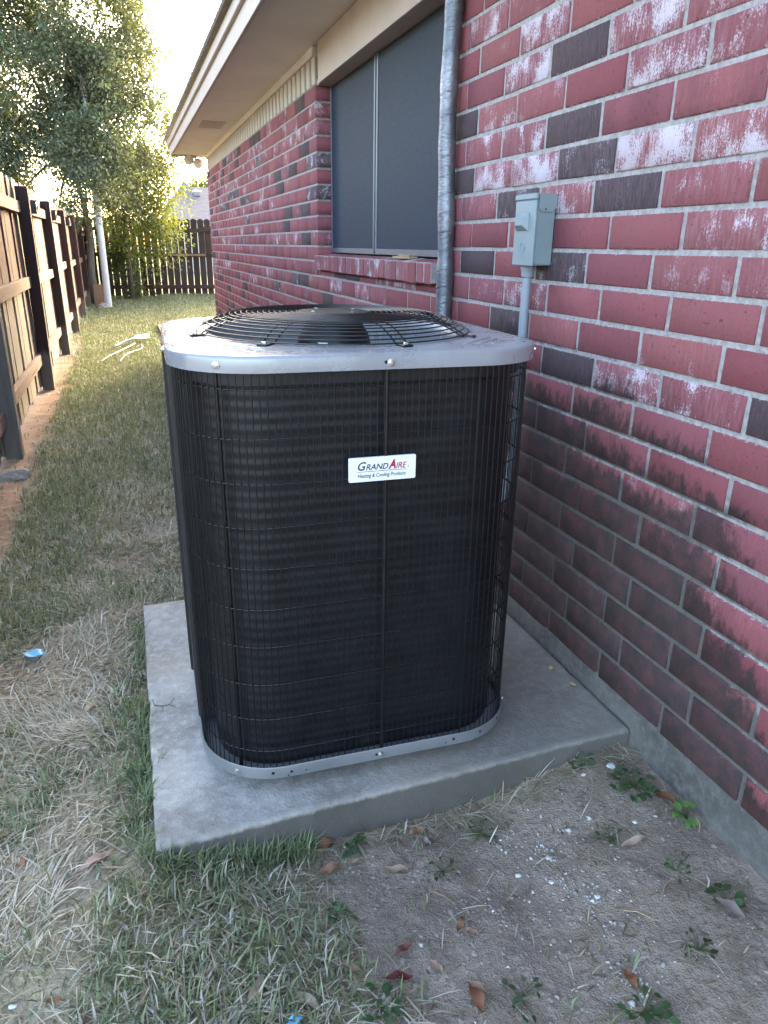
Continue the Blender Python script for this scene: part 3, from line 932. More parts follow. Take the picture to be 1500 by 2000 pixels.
# embossed stiffening ridges in the corners
for ca in (-math.pi / 4, math.pi / 4, 3 * math.pi / 4, -3 * math.pi / 4):
    for k in range(3):
        r0 = .345 + k * .022; hw_ = .075 - k * .018
        mb = MB(); pts = []
        for j in range(7):
            t_ = -1 + 2 * j / 6
            px_ = r0 * math.cos(ca) - t_ * hw_ * math.sin(ca); py_ = r0 * math.sin(ca) + t_ * hw_ * math.cos(ca)
            pts.append((px_, py_, LZ[1] + .0030 - .0012 * k))
        mb.tube(pts, [.001, .0042, .0048, .005, .0048, .0042, .001], 8)
        mb.v = [(x, y, LZ[1] + .0012 + (z - LZ[1] - .003) * .38) for x, y, z in mb.v]
        acb(mb, 'ridge', M['acgrey'], cover, smooth=True)
# fan guard : concentric rings on a dome + radial ribs
def dome(r):
    t_ = min(1, max(0, (.305 - r) / .10))
    return LZ[1] + .0050 + .035 * math.sin(t_ * math.pi / 2) + .002 * (1 - min(1, r / .2))
guard = MB(); r = .303
ringr = []
while r > .078:
    ringr.append(r); r -= .0122
for r in ringr:
    guard.tube([(r * math.cos(2 * math.pi * j / 72), r * math.sin(2 * math.pi * j / 72), dome(r)) for j in range(72)], .0015, 5, closed=True)
gr = acb(guard, 'fan_guard', M['black'], smooth=True)
ribs = [math.radians(a) for a in (-128, -78, -38, 12, 62, 102, 142, 192)]
for a in ribs:
    mb = MB()
    for da in (-.012, .012):
        mb.tube([(r * math.cos(a) - da * math.sin(a), r * math.sin(a) + da * math.cos(a), dome(r) - .0036) for r in np.linspace(.305, .07, 22)], .0018, 5)
    acb(mb, 'rib', M['black'], gr, smooth=True)
    mb = MB(); mb.box((-.014, -.011, 0), (.016, .011, .0045), .001)
    M4 = Matrix.Translation((.310 * math.cos(a), .310 * math.sin(a), LZ[1] + .0010)) @ Matrix.Rotation(a, 4, 'Z')
    mb.xf(M4); acb(mb, 'clip', M['black'], gr)
    mb = MB(); mb.lathe([(.0055, LZ[1] + .0050), (.0055, LZ[1] + .0085), (.0035, LZ[1] + .0093)], 6, (.316 * math.cos(a), .316 * math.sin(a))); acb(mb, 'bolt', M['zinc'], gr)
mb = MB(); mb.lathe([(.080, dome(.078) - .002), (.080, dome(.07) + .001), (.062, dome(.07) + .002), (.05, dome(.07) + .001), (.0, dome(.07) + .001)], 40); acb(mb, 'motor_plate', M['motor'], gr, smooth=True, angle=30)
for k in range(4):
    a = k * math.pi / 2 + .5
    mb = MB(); mb.lathe([(.005, dome(.06) + .001), (.005, dome(.06) + .0035), (.003, dome(.06) + .004)], 6, (.06 * math.cos(a), .06 * math.sin(a))); acb(mb, 'bolt', M['zinc'], gr)
mb = MB(); mb.lathe([(.05, .845), (.078, .852), (.082, .862), (.082, .965), (.078, .978), (.05, dome(.06) - .002)], 40)
motor = acb(mb, 'fan_motor', M['motor'], smooth=True, angle=35)
# label on the motor, facing the front
mb = MB(); A0 = math.radians(-128)
for (z0, z1) in ((.925, .957),):
    L = 6
    for j in range(L + 1):
        a = A0 + (j / L) * .26
        mb.v.append((.0828 * math.cos(a), .0828 * math.sin(a), .90)); mb.v.append((.0828 * math.cos(a), .0828 * math.sin(a), .968))
    for j in range(L): mb.f.append((2 * j, 2 * j + 2, 2 * j + 3, 2 * j + 1))
acb(mb, 'motor_label', M['badge'], motor)
fan = MB(); fan.lathe([(.045, .80), (.05, .81), (.05, .845), (.03, .85)], 24)
fan_o = acb(fan, 'fan_hub', M['alu'], smooth=True, angle=40)
for k in range(3):
    mb = MB(); th = k * 2 * math.pi / 3 + .9; nr, na = 8, 10
    for i in range(nr + 1):
        r = .05 + .205 * i / nr
        for j in range(na + 1):
            u = j / na; a = th + (u - .5) * (1.25 + .25 * i / nr) + .22 * i / nr
            mb.v.append((r * math.cos(a), r * math.sin(a), .80 + .075 * (u) + .015 * math.sin(u * math.pi)))
    for i in range(nr):
        for j in range(na):
            q = i * (na + 1) + j; mb.f.append((q, q + 1, q + na + 2, q + na + 1))
    acb(mb, 'fan_blade', M['alu'], fan_o, smooth=True)
# bolts and holes on lid and pan
def on_face(x, side, half):
    return {'f': ((x, -half), -math.pi / 2), 'r': ((half, x), 0), 'l': ((-half, x), math.pi)}[side]
def bolt(x, side, z, half, parent, slot=True):
    (bx, by), a = on_face(x, side, half)
    mb = MB(); mb.lathe([(.0072, 0), (.0072, .0015), (.0048, .0018), (.0048, .0050), (.003, .0056)], 12)
    mb.xf(Matrix.Translation((bx, by, z)) @ Matrix.Rotation(a, 4, 'Z') @ Matrix.Rotation(math.pi / 2, 4, 'Y'))
    acb(mb, 'bolt', M['zinc'], parent)
    if slot:
        mb = MB(); mb.lathe([(.0032, 0), (.0032, .0006)], 10)
        mb.xf(Matrix.Translation((bx, by, z)) @ Matrix.Rotation(a, 4, 'Z') @ Matrix.Translation((0, -.009, .001)) @ Matrix.Rotation(math.pi / 2, 4, 'Y'))
        acb(mb, 'screw_hole', M['hole'], parent)
def arc_pt(deg, half, R):
    a = math.radians(deg); sx = 1 if math.cos(a) > 0 else -1; sy = 1 if math.sin(a) > 0 else -1
    return (sx * (half - R) + R * math.cos(a), sy * (half - R) + R * math.sin(a)), a
def bolt_arc(deg, z, half, R, parent, hole=False, rad=.0035):
    (bx, by), a = arc_pt(deg, half, R)
    mb = MB()
    if hole: mb.lathe([(rad, 0), (rad, .0006)], 10)
    else: mb.lathe([(.0072, 0), (.0072, .0015), (.0048, .0018), (.0048, .0050), (.003, .0056)], 12)
    mb.xf(Matrix.Translation((bx, by, z)) @ Matrix.Rotation(a, 4, 'Z') @ Matrix.Rotation(math.pi / 2, 4, 'Y'))
    acb(mb, 'screw_hole' if hole else 'bolt', M['hole'] if hole else M['zinc'], parent)
bolt_arc(-122, .969, HL, RL, cover); bolt(.0155, 'f', .968, HL, cover); bolt_arc(-20, .969, HL, RL, cover); bolt(-.12, 'l', .969, HL, cover, False)
pz = (PANZ[0] + PANZ[1]) / 2
bolt_arc(-128, pz, HA, RA, pan); bolt(.008, 'f', pz, HA, pan); bolt_arc(-16, pz, HA, RA, pan)
for d, dz, rd in ((-100, .002, .0036),): bolt_arc(d, pz + dz, HA, RA, pan, True, rd)
def hole_f(x, dz, rd):
    mb = MB(); mb.lathe([(rd, 0), (rd, .0006)], 10)
    mb.xf(Matrix.Translation((x, -HA, pz + dz)) @ Matrix.Rotation(-math.pi / 2, 4, 'Z') @ Matrix.Rotation(math.pi / 2, 4, 'Y')); acb(mb, 'screw_hole', M['hole'], pan)
for x, dz, rd in ((-.192, .0, .0032), (-.199, -.008, .0018), (-.160, -.003, .0018), (.165, -.003, .0016), (.184, .003, .0038)): hole_f(x, dz, rd)
bolt_arc(-72, pz + .003, HA, RA, pan, True, .0032); bolt_arc(-48, pz + .003, HA, RA, pan, True, .003)

# badge with lettering
BX, BZ, BW, BH = .0050, .7665, .134, .048
mb = MB()
def rrect(w, h, R, n=5):
    out = []
    for k, (sx, sy) in enumerate(((1, -1), (1, 1), (-1, 1), (-1, -1))):
        for j in range(n + 1):
            a = -math.pi / 2 + k * math.pi / 2 + math.pi / 2 * j / n
            out.append((sx * (w / 2 - R) + R * math.cos(a), sy * (h / 2 - R) + R * math.sin(a)))
    return out
BY = -HG - .0035
mb.loft([[(BX + x, BY + dy, BZ + z) for x, z in rrect(BW - i_, BH - i_, .003)] for i_, dy in ((0, .003), (0, -.001), (.0012, -.002))], capa=True, capb=True)
badge = acb(mb, 'badge', M['badge'])
def lettering(name, txt, x, z, h, width, mat, shear=.28, bold=.012):
    cu = bpy.data.curves.new(name, 'FONT'); cu.body = txt; cu.size = 1.0; cu.shear = shear; cu.offset = bold; cu.resolution_u = 3; cu.extrude = .0
    ob = bpy.data.objects.new(name, cu); COL.objects.link(ob)
    dg = bpy.context.evaluated_depsgraph_get(); me = bpy.data.meshes.new_from_object(ob.evaluated_get(dg))
    bpy.data.objects.remove(ob); bpy.data.curves.remove(cu)
    co = np.empty(len(me.vertices) * 3, np.float32); me.vertices.foreach_get('co', co); co = co.reshape(-1, 3)
    x0, x1 = co[:, 0].min(), co[:, 0].max(); z0, z1 = co[:, 1].min(), co[:, 1].max()
    capz = .73 if any(ch.isupper() for ch in txt) else z1
    out = np.empty_like(co)
    out[:, 0] = x + (co[:, 0] - x0) / (x1 - x0) * width
    out[:, 1] = BY - .0026
    out[:, 2] = z + co[:, 1] * (h / .70) - Z0
    me.vertices.foreach_set('co', out.ravel()); me.update()
    me.materials.clear(); me.materials.append(mat)
    return link('lettering', me, mat, badge)
lx = BX - .0495
lettering('t', 'G', lx, BZ - .0005, .0165, .0160, M['ink'])
lettering('t', 'RAND', lx + .0158, BZ - .0005, .0115, .0445, M['ink'])
lettering('t', 'A', lx + .0600, BZ - .0005, .0175, .0155, M['redink'], .28, .03)
lettering('t', 'IRE', lx + .0760, BZ - .0005, .0115, .0215, M['redink'])
mb = MB()   # swoosh through the tall A and dot after the name
Yt = BY - .0030
mb.add([(lx + .0635, Yt, BZ + .001), (lx + .0700, Yt, BZ + .0078), (lx + .0745, Yt, BZ + .0190), (lx + .0690, Yt, BZ + .0120)], [(0, 1, 2, 3)])
acb(mb, 'swoosh', M['redink'], badge)
mb = MB(); mb.add([(lx + .1005 + .0012 * math.cos(k), Yt, BZ + .0012 + .0012 * math.sin(k)) for k in np.linspace(0, 2 * math.pi, 9)[:-1]], [tuple(range(8))]); acb(mb, 'dot_mark', M['ink'], badge)
mb = MB(); mb.add([(lx - .001, Yt + .0004, BZ - .0040), (lx + .097, Yt + .0004, BZ - .0040), (lx + .097, Yt + .0004, BZ - .0032), (lx - .001, Yt + .0004, BZ - .0032)], [(0, 1, 2, 3)]); acb(mb, 'rule_line', M['ink'], badge)
lettering('t', 'Heating & Cooling Products', lx - .0005, BZ - .0150, .0075, .0965, M['ink'], .2, .006)

# ------------------------------------------------------------------ refrigerant line, disconnect, conduit
mb = MB()
pts = []
rs = []
for k in range(60):
    z = .12 + (SOZ - .12) * k / 59
    pts.append((1.046 + .004 * math.sin(z * 7), 2.405 + .006 * math.sin(z * 4.3 + 1), z)); rs.append(.0285 + .0012 * math.sin(z * 31) + random.uniform(-.0008, .0008))
mb.tube(pts, rs, 18)
mb.v = [(x - 1.046, y - 2.405, z - .052) for x, y, z in mb.v]
pipe = mb.build('insulated_pipe', M['foil'], smooth=True, loc=(1.046, 2.405, .052))
tag(pipe, 'silver foil-wrapped pipe running up the brick wall beside the window', 'pipe')

bx0, by0, by1, bz0, bz1 = 1.018, 1.766, 1.873, 1.121, 1.297
dbox = empty('disconnect_box', (1.079, 1.82, bz0))
tag(dbox, 'grey metal electrical disconnect box mounted on the brick wall', 'electrical box')
def db(name, mat, mb, parent=dbox, **kw):
    L = dbox.location; mb.v = [(x - L.x, y - L.y, z - L.z) for x, y, z in mb.v]
    return mb.build(name, mat, parent, **kw)
mb = MB(); mb.box((bx0 + .004, by0 + .003, bz0 + .002), (1.0795, by1 - .003, bz1 - .004), .003); db('box_body', M['boxgrey'], mb)
mb = MB(); mb.box((bx0, by0, bz0), (bx0 + .0075, by1, bz1 - .014), .0022); lid = db('front_cover', M['boxgrey'], mb)
mb = MB(); mb.box((bx0 - .0025, by0 - .0018, bz1 - .0135), (bx0 + .009, by1 + .0018, bz1 + .002), .003); db('hood', M['boxgrey'], mb)
mb = MB(); mb.add([(bx0 + .0085, by0 - .0012, bz1 - .0135), (1.079, by0 - .0012, bz1 - .0135), (1.079, by0 - .0012, bz1 + .002), (bx0 + .0085, by0 - .0012, bz1 + .002),
                  (bx0 + .0085, by0 - .0012, bz1 - .034), (bx0 + .016, by0 - .0012, bz1 - .042), (1.066, by0 - .0012, bz1 - .042), (1.079, by0 - .0012, bz1 - .032)], [(0, 1, 2, 3), (4, 5, 6, 7, 1, 0)]); 
mb.box((bx0 + .0092, by0 - .0010, bz1 - .004), (1.0795, by1 + .001, bz1 + .0018), .001); db('side_flap', M['boxgrey'], mb)
# handle: raised bevelled block
yc = (by0 + by1) / 2 + .006; zc = bz1 - .066
mb = MB(); mb.loft([[(bx0 - d, yc + sy * (.030 - i_), zc + sz * (.022 - i_ * 1.3)) for sy, sz in ((-1, -1), (1, -1), (1, 1), (-1, 1))] for d, i_ in ((-.001, 0), (.002, 0), (.015, .010))], capb=True); db('pull_handle', M['boxgrey'], mb, lid)
# embossed ring and marks below the handle
mb = MB(); zc2 = bz0 + .047
mb.tube([(bx0 - .0003, yc - .006 + .0125 * math.cos(a), zc2 + .0125 * math.sin(a)) for a in np.linspace(0, 2 * math.pi, 25)[:-1]], .0011, 5, closed=True)
mb.tube([(bx0 - .0003, yc - .006, zc2 - .007), (bx0 - .0003, yc - .006, zc2 + .007)], .001, 5)
for dz in (.019, .024):
    for dy in (-.003, .003): mb.tube([(bx0 - .0003, yc - .006 + dy - .0015, zc2 + dz), (bx0 - .0003, yc - .006 + dy + .0015, zc2 + dz)], .0009, 4)
for dz in (-.019, -.025):
    mb.tube([(bx0 - .0003, yc - .014, zc2 + dz), (bx0 - .0003, yc + .002, zc2 + dz)], .0008, 4)
db('embossed_mark', M['boxgrey'], mb, lid)
mb = MB(); mb.tube([(1.046 + .013 * math.cos(a), by0 + .0026, bz0 + .040 + .013 * math.sin(a)) for a in np.linspace(0, 2 * math.pi, 21)[:-1]], .0009, 4, closed=True); db('knockout', M['boxgrey'], mb)
mb = MB(); mb.lathe([(.0022, 0), (.0022, .001)], 8); mb.xf(Matrix.Translation((1.047, by0 - .0012, bz1 - .036)) @ Matrix.Rotation(math.pi / 2, 4, 'X')); db('screw_hole', M['hole'], mb)

cond = empty('electrical_conduit', (1.044, 1.828, .45))
tag(cond, 'grey flexible conduit dropping from the disconnect box behind the condenser', 'conduit')
mb = MB(); pts = [(0, 0, bz0 - .45 - .002)] + [(0, .002 * math.sin(k), bz0 - .45 - .03 - k * .06) for k in range(9)] + [(-.02, -.005, .03), (-.06, -.01, -.03), (-.14, -.015, -.05), (-.20, -.015, -.05)]
mb.tube(pts, .0125, 14); mb.build('tube', M['conduit'], cond, smooth=True, angle=60)
mb = MB(); zt_ = bz0 - .45; mb.lathe([(.0135, zt_ - .030), (.0165, zt_ - .028), (.0175, zt_ - .014), (.0195, zt_ - .010), (.0195, zt_ - .001)], 16); mb.build('connector', M['conduit'], cond, smooth=True, angle=30)

mb = MB(); mb.box((-.03, -.085, 0), (.012, .075, .009), .002); mb.box((-.026, -.08, .0093), (.008, .03, .0155), .002)
ws = mb.build('wood_scrap', M['cork'], loc=(1.112, 2.95, 1.119), rotz=.08); tag(ws, 'thin scrap of tan wood lying on the brick window sill', 'wood scrap')

# flood light under the far end of the eave
fl = empty('flood_light', (.94, 9.86, 2.10)); tag(fl, 'twin flood light hanging under the far corner of the eave', 'flood light')
mb = MB(); mb.lathe([(.055, .045), (.055, .058), (.02, .06)], 20); mb.build('mounting_box', M['trim'], fl, smooth=True, angle=40)
for (dx, dz) in ((-.055, .035), (.055, .0)):
    mb = MB(); mb.tube([(0, 0, .05), (dx * .6, .01, dz + .03), (dx, .0, dz)], .014, 8); mb.build('arm', M['trim'], fl, smooth=True)
    mb = MB(); mb.lathe([(.02, -.07), (.032, -.05), (.060, .0), (.062, .012), (.052, .024), (.0, .030)], 24)
    mb.xf(Matrix.Translation((dx, -.02, dz - .02)) @ Matrix.Rotation(math.radians(118), 4, 'X')); mb.build('bulb', M['bulb'], fl, smooth=True)

# ------------------------------------------------------------------ left wooden fence
fence = empty('wooden_fence', (-.75, 9.5, -.06)); tag(fence, 'weathered brown board fence with dark posts along the left side', 'fence')
FL = fence.location
def fb(name, mat, mb, parent=fence, **kw):
    mb.v = [(x - FL.x, y - FL.y, z - FL.z) for x, y, z in mb.v]; return mb.build(name, mat, parent, **kw)
posts = [2.33, 4.63, 6.93, 9.20, 11.45, 13.80, 16.15, 18.5]
for k, py in enumerate(posts):
    mb = MB(); w = .046; top = 1.56 + random.uniform(-.02, .02)
    mb.box((-.762, py - w, -.12), (-.670, py + w, top), .004)
    lean = random.uniform(-.012, .012)
    mb.v = [(x + lean * (z / 1.6), y + random.uniform(-.001, .001), z) for x, y, z in mb.v]
    o = fb('post', M['postgrey'] if k == 1 else M['postbrown'], mb)
    if k == 1: o['label'] = 'unpainted grey weathered post'
for k in range(len(posts) - 1):
    a, b = posts[k] + .047, posts[k + 1] - .047
    for (zr, hz) in ((1.40, .088), (.80, .088), (.17, .088)):
        mb = MB(); dz = random.uniform(-.015, .015); dz2 = dz + random.uniform(-.015, .015)
        mb.box((-.764, a, zr), (-.728, b, zr + hz), .003)
        mb.v = [(x, y, z + (dz if y < (a + b) / 2 else dz2)) for x, y, z in mb.v]
        fb('rail', M['rail'], mb)
py = 1.6
while py < 18.9:
    w = random.uniform(.134, .142)
    mb = MB(); top = 1.635 + random.uniform(-.012, .012); bot = -.02 + random.uniform(-.02, .02)
    xo = random.uniform(-.004, .004) - (.016 if random.random() < .25 else 0)
    a, b = py, py + w; dg = .03
    for (xx, s) in ((-.783 + xo, 1), (-.766 + min(0, xo), -1)):
        pass
    x0, x1 = -.784 + xo, -.7665 + min(0, xo)
    outl = [(a, bot), (b, bot), (b, top - dg), (b - dg, top), (a + dg, top), (a, top - dg)]
    tw = random.uniform(-.003, .003)
    v = [(x0 + tw, y, z) for y, z in outl] + [(x1, y, z) for y, z in outl]
    f = [tuple(range(6))[::-1], tuple(range(6, 12))] + [(i, (i + 1) % 6, (i + 1) % 6 + 6, i + 6) for i in range(6)]
    mb.add(v, f)
    fb('picket', M['picketred'] if py < 6.7 else M['picket'], mb)
    py += w + random.choice((.004, .006, .012, .002))
# solar lights at mid-bay on the top rail
for k, (y_, lab) in enumerate(((7.72, 'black solar light on the fence rail, the nearest of the row'), (9.95, 'black solar light on the fence rail, second from the nearest'), (12.5, 'black solar light on the fence rail, third from the nearest'), (14.95, 'black solar light on the fence rail, farthest of the row'))):
    so = empty('solar_light', (-.727, y_, 1.40)); tag(so, lab, 'solar light', 'solar lights along the fence')
    mb = MB(); mb.box((0, -.075, 0), (.05, .075, .105), .006); mb.build('housing', M['plastic'], so)
    mb = MB(); mb.box((.0505, -.045, .025), (.054, .045, .07), .001); mb.build('lens', M['glass'], so)
    mb = MB(); mb.box((-.03, -.07, .1055), (.062, .07, .113), .002); mb.build('solar_panel', M['glass'], so)

# ------------------------------------------------------------------ back fence
bf = empty('back_fence', (1.2, 19.0, -.06)); tag(bf, 'dark brown dog-eared picket fence closing the far end of the yard', 'fence')
FL2 = bf.location
def bb(name, mat, mb, parent=bf):
    mb.v = [(x - FL2.x, y - FL2.y, z - FL2.z) for x, y, z in mb.v]; return mb.build(name, mat, parent)
x_ = -.85
while x_ < 5.2:
    w = .138; top = 1.715 + random.uniform(-.012, .012); dg = .035
    mb = MB(); outl = [(x_, -.10), (x_ + w, -.10), (x_ + w, top - dg), (x_ + w - dg, top), (x_ + dg, top), (x_, top - dg)]
    mb.add([(x, 19.02, z) for x, z in outl] + [(x, 19.037, z) for x, z in outl], [tuple(range(6)), tuple(range(6, 12))[::-1]] + [((i + 1) % 6, i, i + 6, (i + 1) % 6 + 6) for i in range(6)])
    bb('picket', M['backfence'], mb); x_ += w + random.uniform(.012, .024)
for (zr) in (1.42, .86, .13):
    for (xa, xb) in ((-.8, .62), (.62, 3.0), (3.0, 5.2)):
        mb = MB(); mb.box((xa + .002, 18.98, zr), (xb - .002, 19.0195, zr + .088), .003); bb('rail', M['backrail'], mb)
for xp in (.58, 2.98):
    mb = MB(); mb.box((xp, 18.885, -.12), (xp + .09, 18.9785, 1.55), .003); bb('post', M['backrail'], mb)
mb = MB(); mb.box((.95, 18.955, .885), (1.95, 18.9795, .935), .003); o = bb('rail_patch', M['plank'], mb)

# ------------------------------------------------------------------ pole, boards, small things by the corner
mb = MB(); mb.tube([(0, 0, -.1), (0, 0, 2.0), (0.0, 0, 4.05)], [.068, .060, .048], 20); 
po = mb.build('metal_pole', M['pole'], smooth=True, angle=60, loc=(-.334, 15.75, -.05)); tag(po, 'tall pale grey pole rising into the tree', 'pole')
mb = MB(); mb.box((-.10, -.02, 0), (.10, .02, .43), .004); mb.box((-.098, .0205, 0), (.09, .10, .40), .004)
o = mb.build('wooden_board', M['plank'], loc=(-.50, 16.2, -.055), rotz=.1); tag(o, 'short brown boards standing between the tree trunk and the pole', 'board')
def lump(name, loc, sx, sy, sz, mat, seed=0, sub=3, amp=.35):
    import bmesh
    bm = bmesh.new(); bmesh.ops.create_icosphere(bm, subdivisions=sub, radius=1)
    for v in bm.verts:
        n = mnoise.noise(v.co * 1.4 + Vector((seed, seed * 2.1, 0))) * amp + mnoise.noise(v.co * 4 + Vector((seed, 0, 3))) * amp * .3
        v.co = v.co * (1 + n); v.co = Vector((v.co.x * sx, v.co.y * sy, v.co.z * sz))
    me = bpy.data.meshes.new(name); bm.to_mesh(me); bm.free()
    return link(name, me, mat, loc=loc)
o = lump('stone', (-.67, 4.20, -.05), .10, .08, .045, M['stone'], 3); tag(o, 'pale lump of old concrete at the foot of the grey fence post', 'stone')
o = lump('stone', (-.44, 15.6, -.03), .12, .10, .08, M['stone'], 9); tag(o, 'small grey stone at the foot of the tall pole', 'stone')
# pale strips lying in the grass
st = empty('garden_strips', (-.05, 9.1, -.05)); tag(st, 'tangled white and green strips lying on the lawn', 'garden strips')
SL = st.location
def strip(pts, w, mat, name):
    P = []
    for i in range(len(pts) - 1):
        for t_ in np.linspace(0, 1, 7)[:-1]:
            p0 = Vector(pts[max(0, i - 1)]); p1 = Vector(pts[i]); p2 = Vector(pts[i + 1]); p3 = Vector(pts[min(len(pts) - 1, i + 2)])
            P.append(.5 * ((2 * p1) + (p2 - p0) * t_ + (2 * p0 - 5 * p1 + 4 * p2 - p3) * t_ ** 2 + (-p0 + 3 * p1 - 3 * p2 + p3) * t_ ** 3))
    P.append(Vector(pts[-1]))
    mb = MB(); mb.tube([(p.x - SL.x, p.y - SL.y, p.z - SL.z) for p in P], w, 6); mb.build(name, mat, st, smooth=True)
strip([(-.319, 8.257, -.02), (-.23, 8.5, 0.005), (-.068, 8.99, .015), (.036, 9.43, .01), (.05, 9.6, 0)], .0065, M['hosew'], 'strip')
strip([(-.124, 8.2, -.02), (-.08, 8.42, .01), (-.015, 8.645, .015), (.10, 8.9, .015), (.13, 9.2, .01), (.10, 9.45, .005)], .0065, M['hosew'], 'strip')
for k in range(5):
    strip([(-.19 + k * .03, 9.3 + .07 * k, .0), (-.05 + .02 * k, 9.6 + .05 * k, .03), (.10, 9.8 + .08 * k, .03), (.24, 10.1 + .1 * k, .0)], .010, M['hoseg'] if k % 2 == 0 else M['hosew'], 'strip')
mb = MB(); mb.box((-.04, -.65, 0), (.06, .65, .06), .005)
o = mb.build('red_board', M['rail'], loc=(.455, 11.2, -.06)); tag(o, 'reddish board lying in the grass beyond the air conditioner', 'board')

# ------------------------------------------------------------------ neighbour's house far behind the fence
nh = empty('neighbour_house', (6.5, 38, 0)); tag(nh, 'neighbouring house with mauve shingle roof behind the back fence', 'house')
mb = MB(); mb.box((-4.1, -3.5, -.1), (7, 6, 2.2)); mb.build('wall', M['trim'], nh)
mb = MB(); e = 2.1; mb.add([(-4.6, -4, e), (7.5, -4, e), (7.5, 6.5, e), (-4.6, 6.5, e), (-3.3, 1.2, 3.75), (6.2, 1.2, 3.75)], [(0, 1, 5, 4), (1, 2, 5), (2, 3, 4, 5), (3, 0, 4), (3, 2, 1, 0)])
rfn = mb.build('roof', M['shinglefar'], nh)
mb = MB(); mb.add([(-4.4, -1.6, 2.6), (-2.2, -1.6, 2.6), (-2.2, 2.2, 2.6), (-4.4, 2.2, 2.6), (-3.3, 1.0, 4.0), (-3.3, 1.2, 4.0)], [(0, 1, 4), (1, 2, 5, 4), (2, 3, 5), (3, 0, 4, 5)]); mb.build('roof_gable', M['shinglefar'], rfn)
mb = MB(); mb.lathe([(.16, 3.28), (.16, 3.42), (.22, 3.44), (.2, 3.5), (0, 3.55)], 14, (-2.85, -.3)); mb.build('roof_vent', M['alu'], rfn, smooth=True)
for wx in (-2.5, 1.0, 4.5):
    mb = MB(); mb.box((wx - .6, -3.53, .8), (wx + .6, -3.501, 1.9)); wdo = mb.build('window', M['glass'], nh)

# ------------------------------------------------------------------ foliage
def leaf_cloud(centers, dirs, nper, spread, size, cols, droop=.25, seed=0):
    """clusters of leaves strung along short twigs; returns verts, quads, colours and twig lines"""
    r = np.random.default_rng(seed)
    n = len(centers)
    L = r.uniform(.25, .6, n)
    t = r.random((n, nper)) ** .8
    tip = dirs * L[:, None]
    p = centers[:, None, :] + tip[:, None, :] * t[..., None]
    p[..., 2] -= droop * (t ** 2) * L[:, None]
    p += r.normal(0, spread, p.shape)
    P = p.reshape(-1, 3); k = len(P)
    d = np.repeat(dirs, nper, 0) * .5 + r.normal(0, .7, (k, 3)); d[:, 2] -= .25
    d /= np.linalg.norm(d, axis=1, keepdims=True)
    u = r.normal(0, 1, (k, 3)); s = np.cross(d, u); s /= np.linalg.norm(s, axis=1, keepdims=True) + 1e-9
    nn = np.cross(s, d)
    sz = (size * r.uniform(.6, 1.35, k))[:, None]
    a = P; b = P + d * sz * .5 + s * sz * .24 + nn * sz * .06; c = P + d * sz; e = P + d * sz * .5 - s * sz * .24 + nn * sz * .06
    V = np.stack([a, b, c, e], 1).reshape(-1, 3)
    Q = np.arange(k * 4).reshape(-1, 4)
    ci = cols[r.integers(0, len(cols), n)]
    C = np.repeat(ci, nper, 0) * r.uniform(.75, 1.3, (k, 1))
    C = np.repeat(C, 4, 0)
    return V, Q, C, L

def twig_lines(centers, dirs, L, r0, droop=.25):
    n = len(centers)
    a = centers; b = centers + dirs * (L * .5)[:, None]; b = b - np.array([0, 0, 1.]) * (droop * .25 * L)[:, None]
    c = centers + dirs * L[:, None] - np.array([0, 0, 1.]) * (droop * L)[:, None]
    u = np.cross(dirs, np.array([.3, .2, .9])); u /= np.linalg.norm(u, axis=1, keepdims=True) + 1e-9
    w = np.cross(dirs, u)
    V = []; offs = [(u, 1.0), (-.5 * u + .87 * w, 1.0), (-.5 * u - .87 * w, 1.0)]
    rings = []
    for p, rad in ((a, r0), (b, r0 * .7), (c, r0 * .3)):
        rings.append(np.stack([p + o * rad for o, _ in offs], 1))
    V = np.stack(rings, 1).reshape(-1, 3)        # n, 3 rings, 3 verts
    base = np.arange(n)[:, None] * 9
    Q = []
    for ri in (0, 1):
        for j in range(3):
            j2 = (j + 1) % 3
            Q.append(np.stack([base[:, 0] + ri * 3 + j, base[:, 0] + ri * 3 + j2, base[:, 0] + (ri + 1) * 3 + j2, base[:, 0] + (ri + 1) * 3 + j], -1))
    return V, np.concatenate(Q)

def lobes_sample(lobes, ntot, r):
    w = np.array([l[6] * (l[3] * l[4] * l[5]) ** .8 for l in lobes]); w = w / w.sum()
    cs, ds = [], []
    for l, f in zip(lobes, w):
        n = max(3, int(ntot * f))
        d = r.normal(0, 1, (n, 3)); d /= np.linalg.norm(d, axis=1, keepdims=True)
        rad = r.random(n) ** .45
        c = np.array(l[:3]) + d * rad[:, None] * np.array(l[3:6])
        # uneven lobe surface
        keep = (np.array([mnoise.noise(Vector(q) * 1.1) for q in c]) + .35 * np.array([mnoise.noise(Vector(q) * 3.0) for q in c])) > -.20
        c = c[keep]; dd = d[keep] * .8 + r.normal(0, .45, (keep.sum(), 3)); dd[:, 2] -= .15
        dd /= np.linalg.norm(dd, axis=1, keepdims=True)
        cs.append(c); ds.append(dd)
    return np.concatenate(cs), np.concatenate(ds)

def limb(mb, a, b, r0, r1, sag=.1, n=7, seed=0):
    a = Vector(a); b = Vector(b); pts = []; rs = []
    for i in range(n + 1):
        t_ = i / n; p = a.lerp(b, t_); p.z += math.sin(t_ * math.pi) * sag
        w = (b - a).length * .04 * math.sin(t_ * math.pi)
        p += Vector((mnoise.noise(Vector((t_ * 3, seed, 0))), mnoise.noise(Vector((t_ * 3, seed, 9))), 0)) * w * 3
        pts.append(p); rs.append(r0 + (r1 - r0) * t_)
    mb.tube(pts, rs, 8)

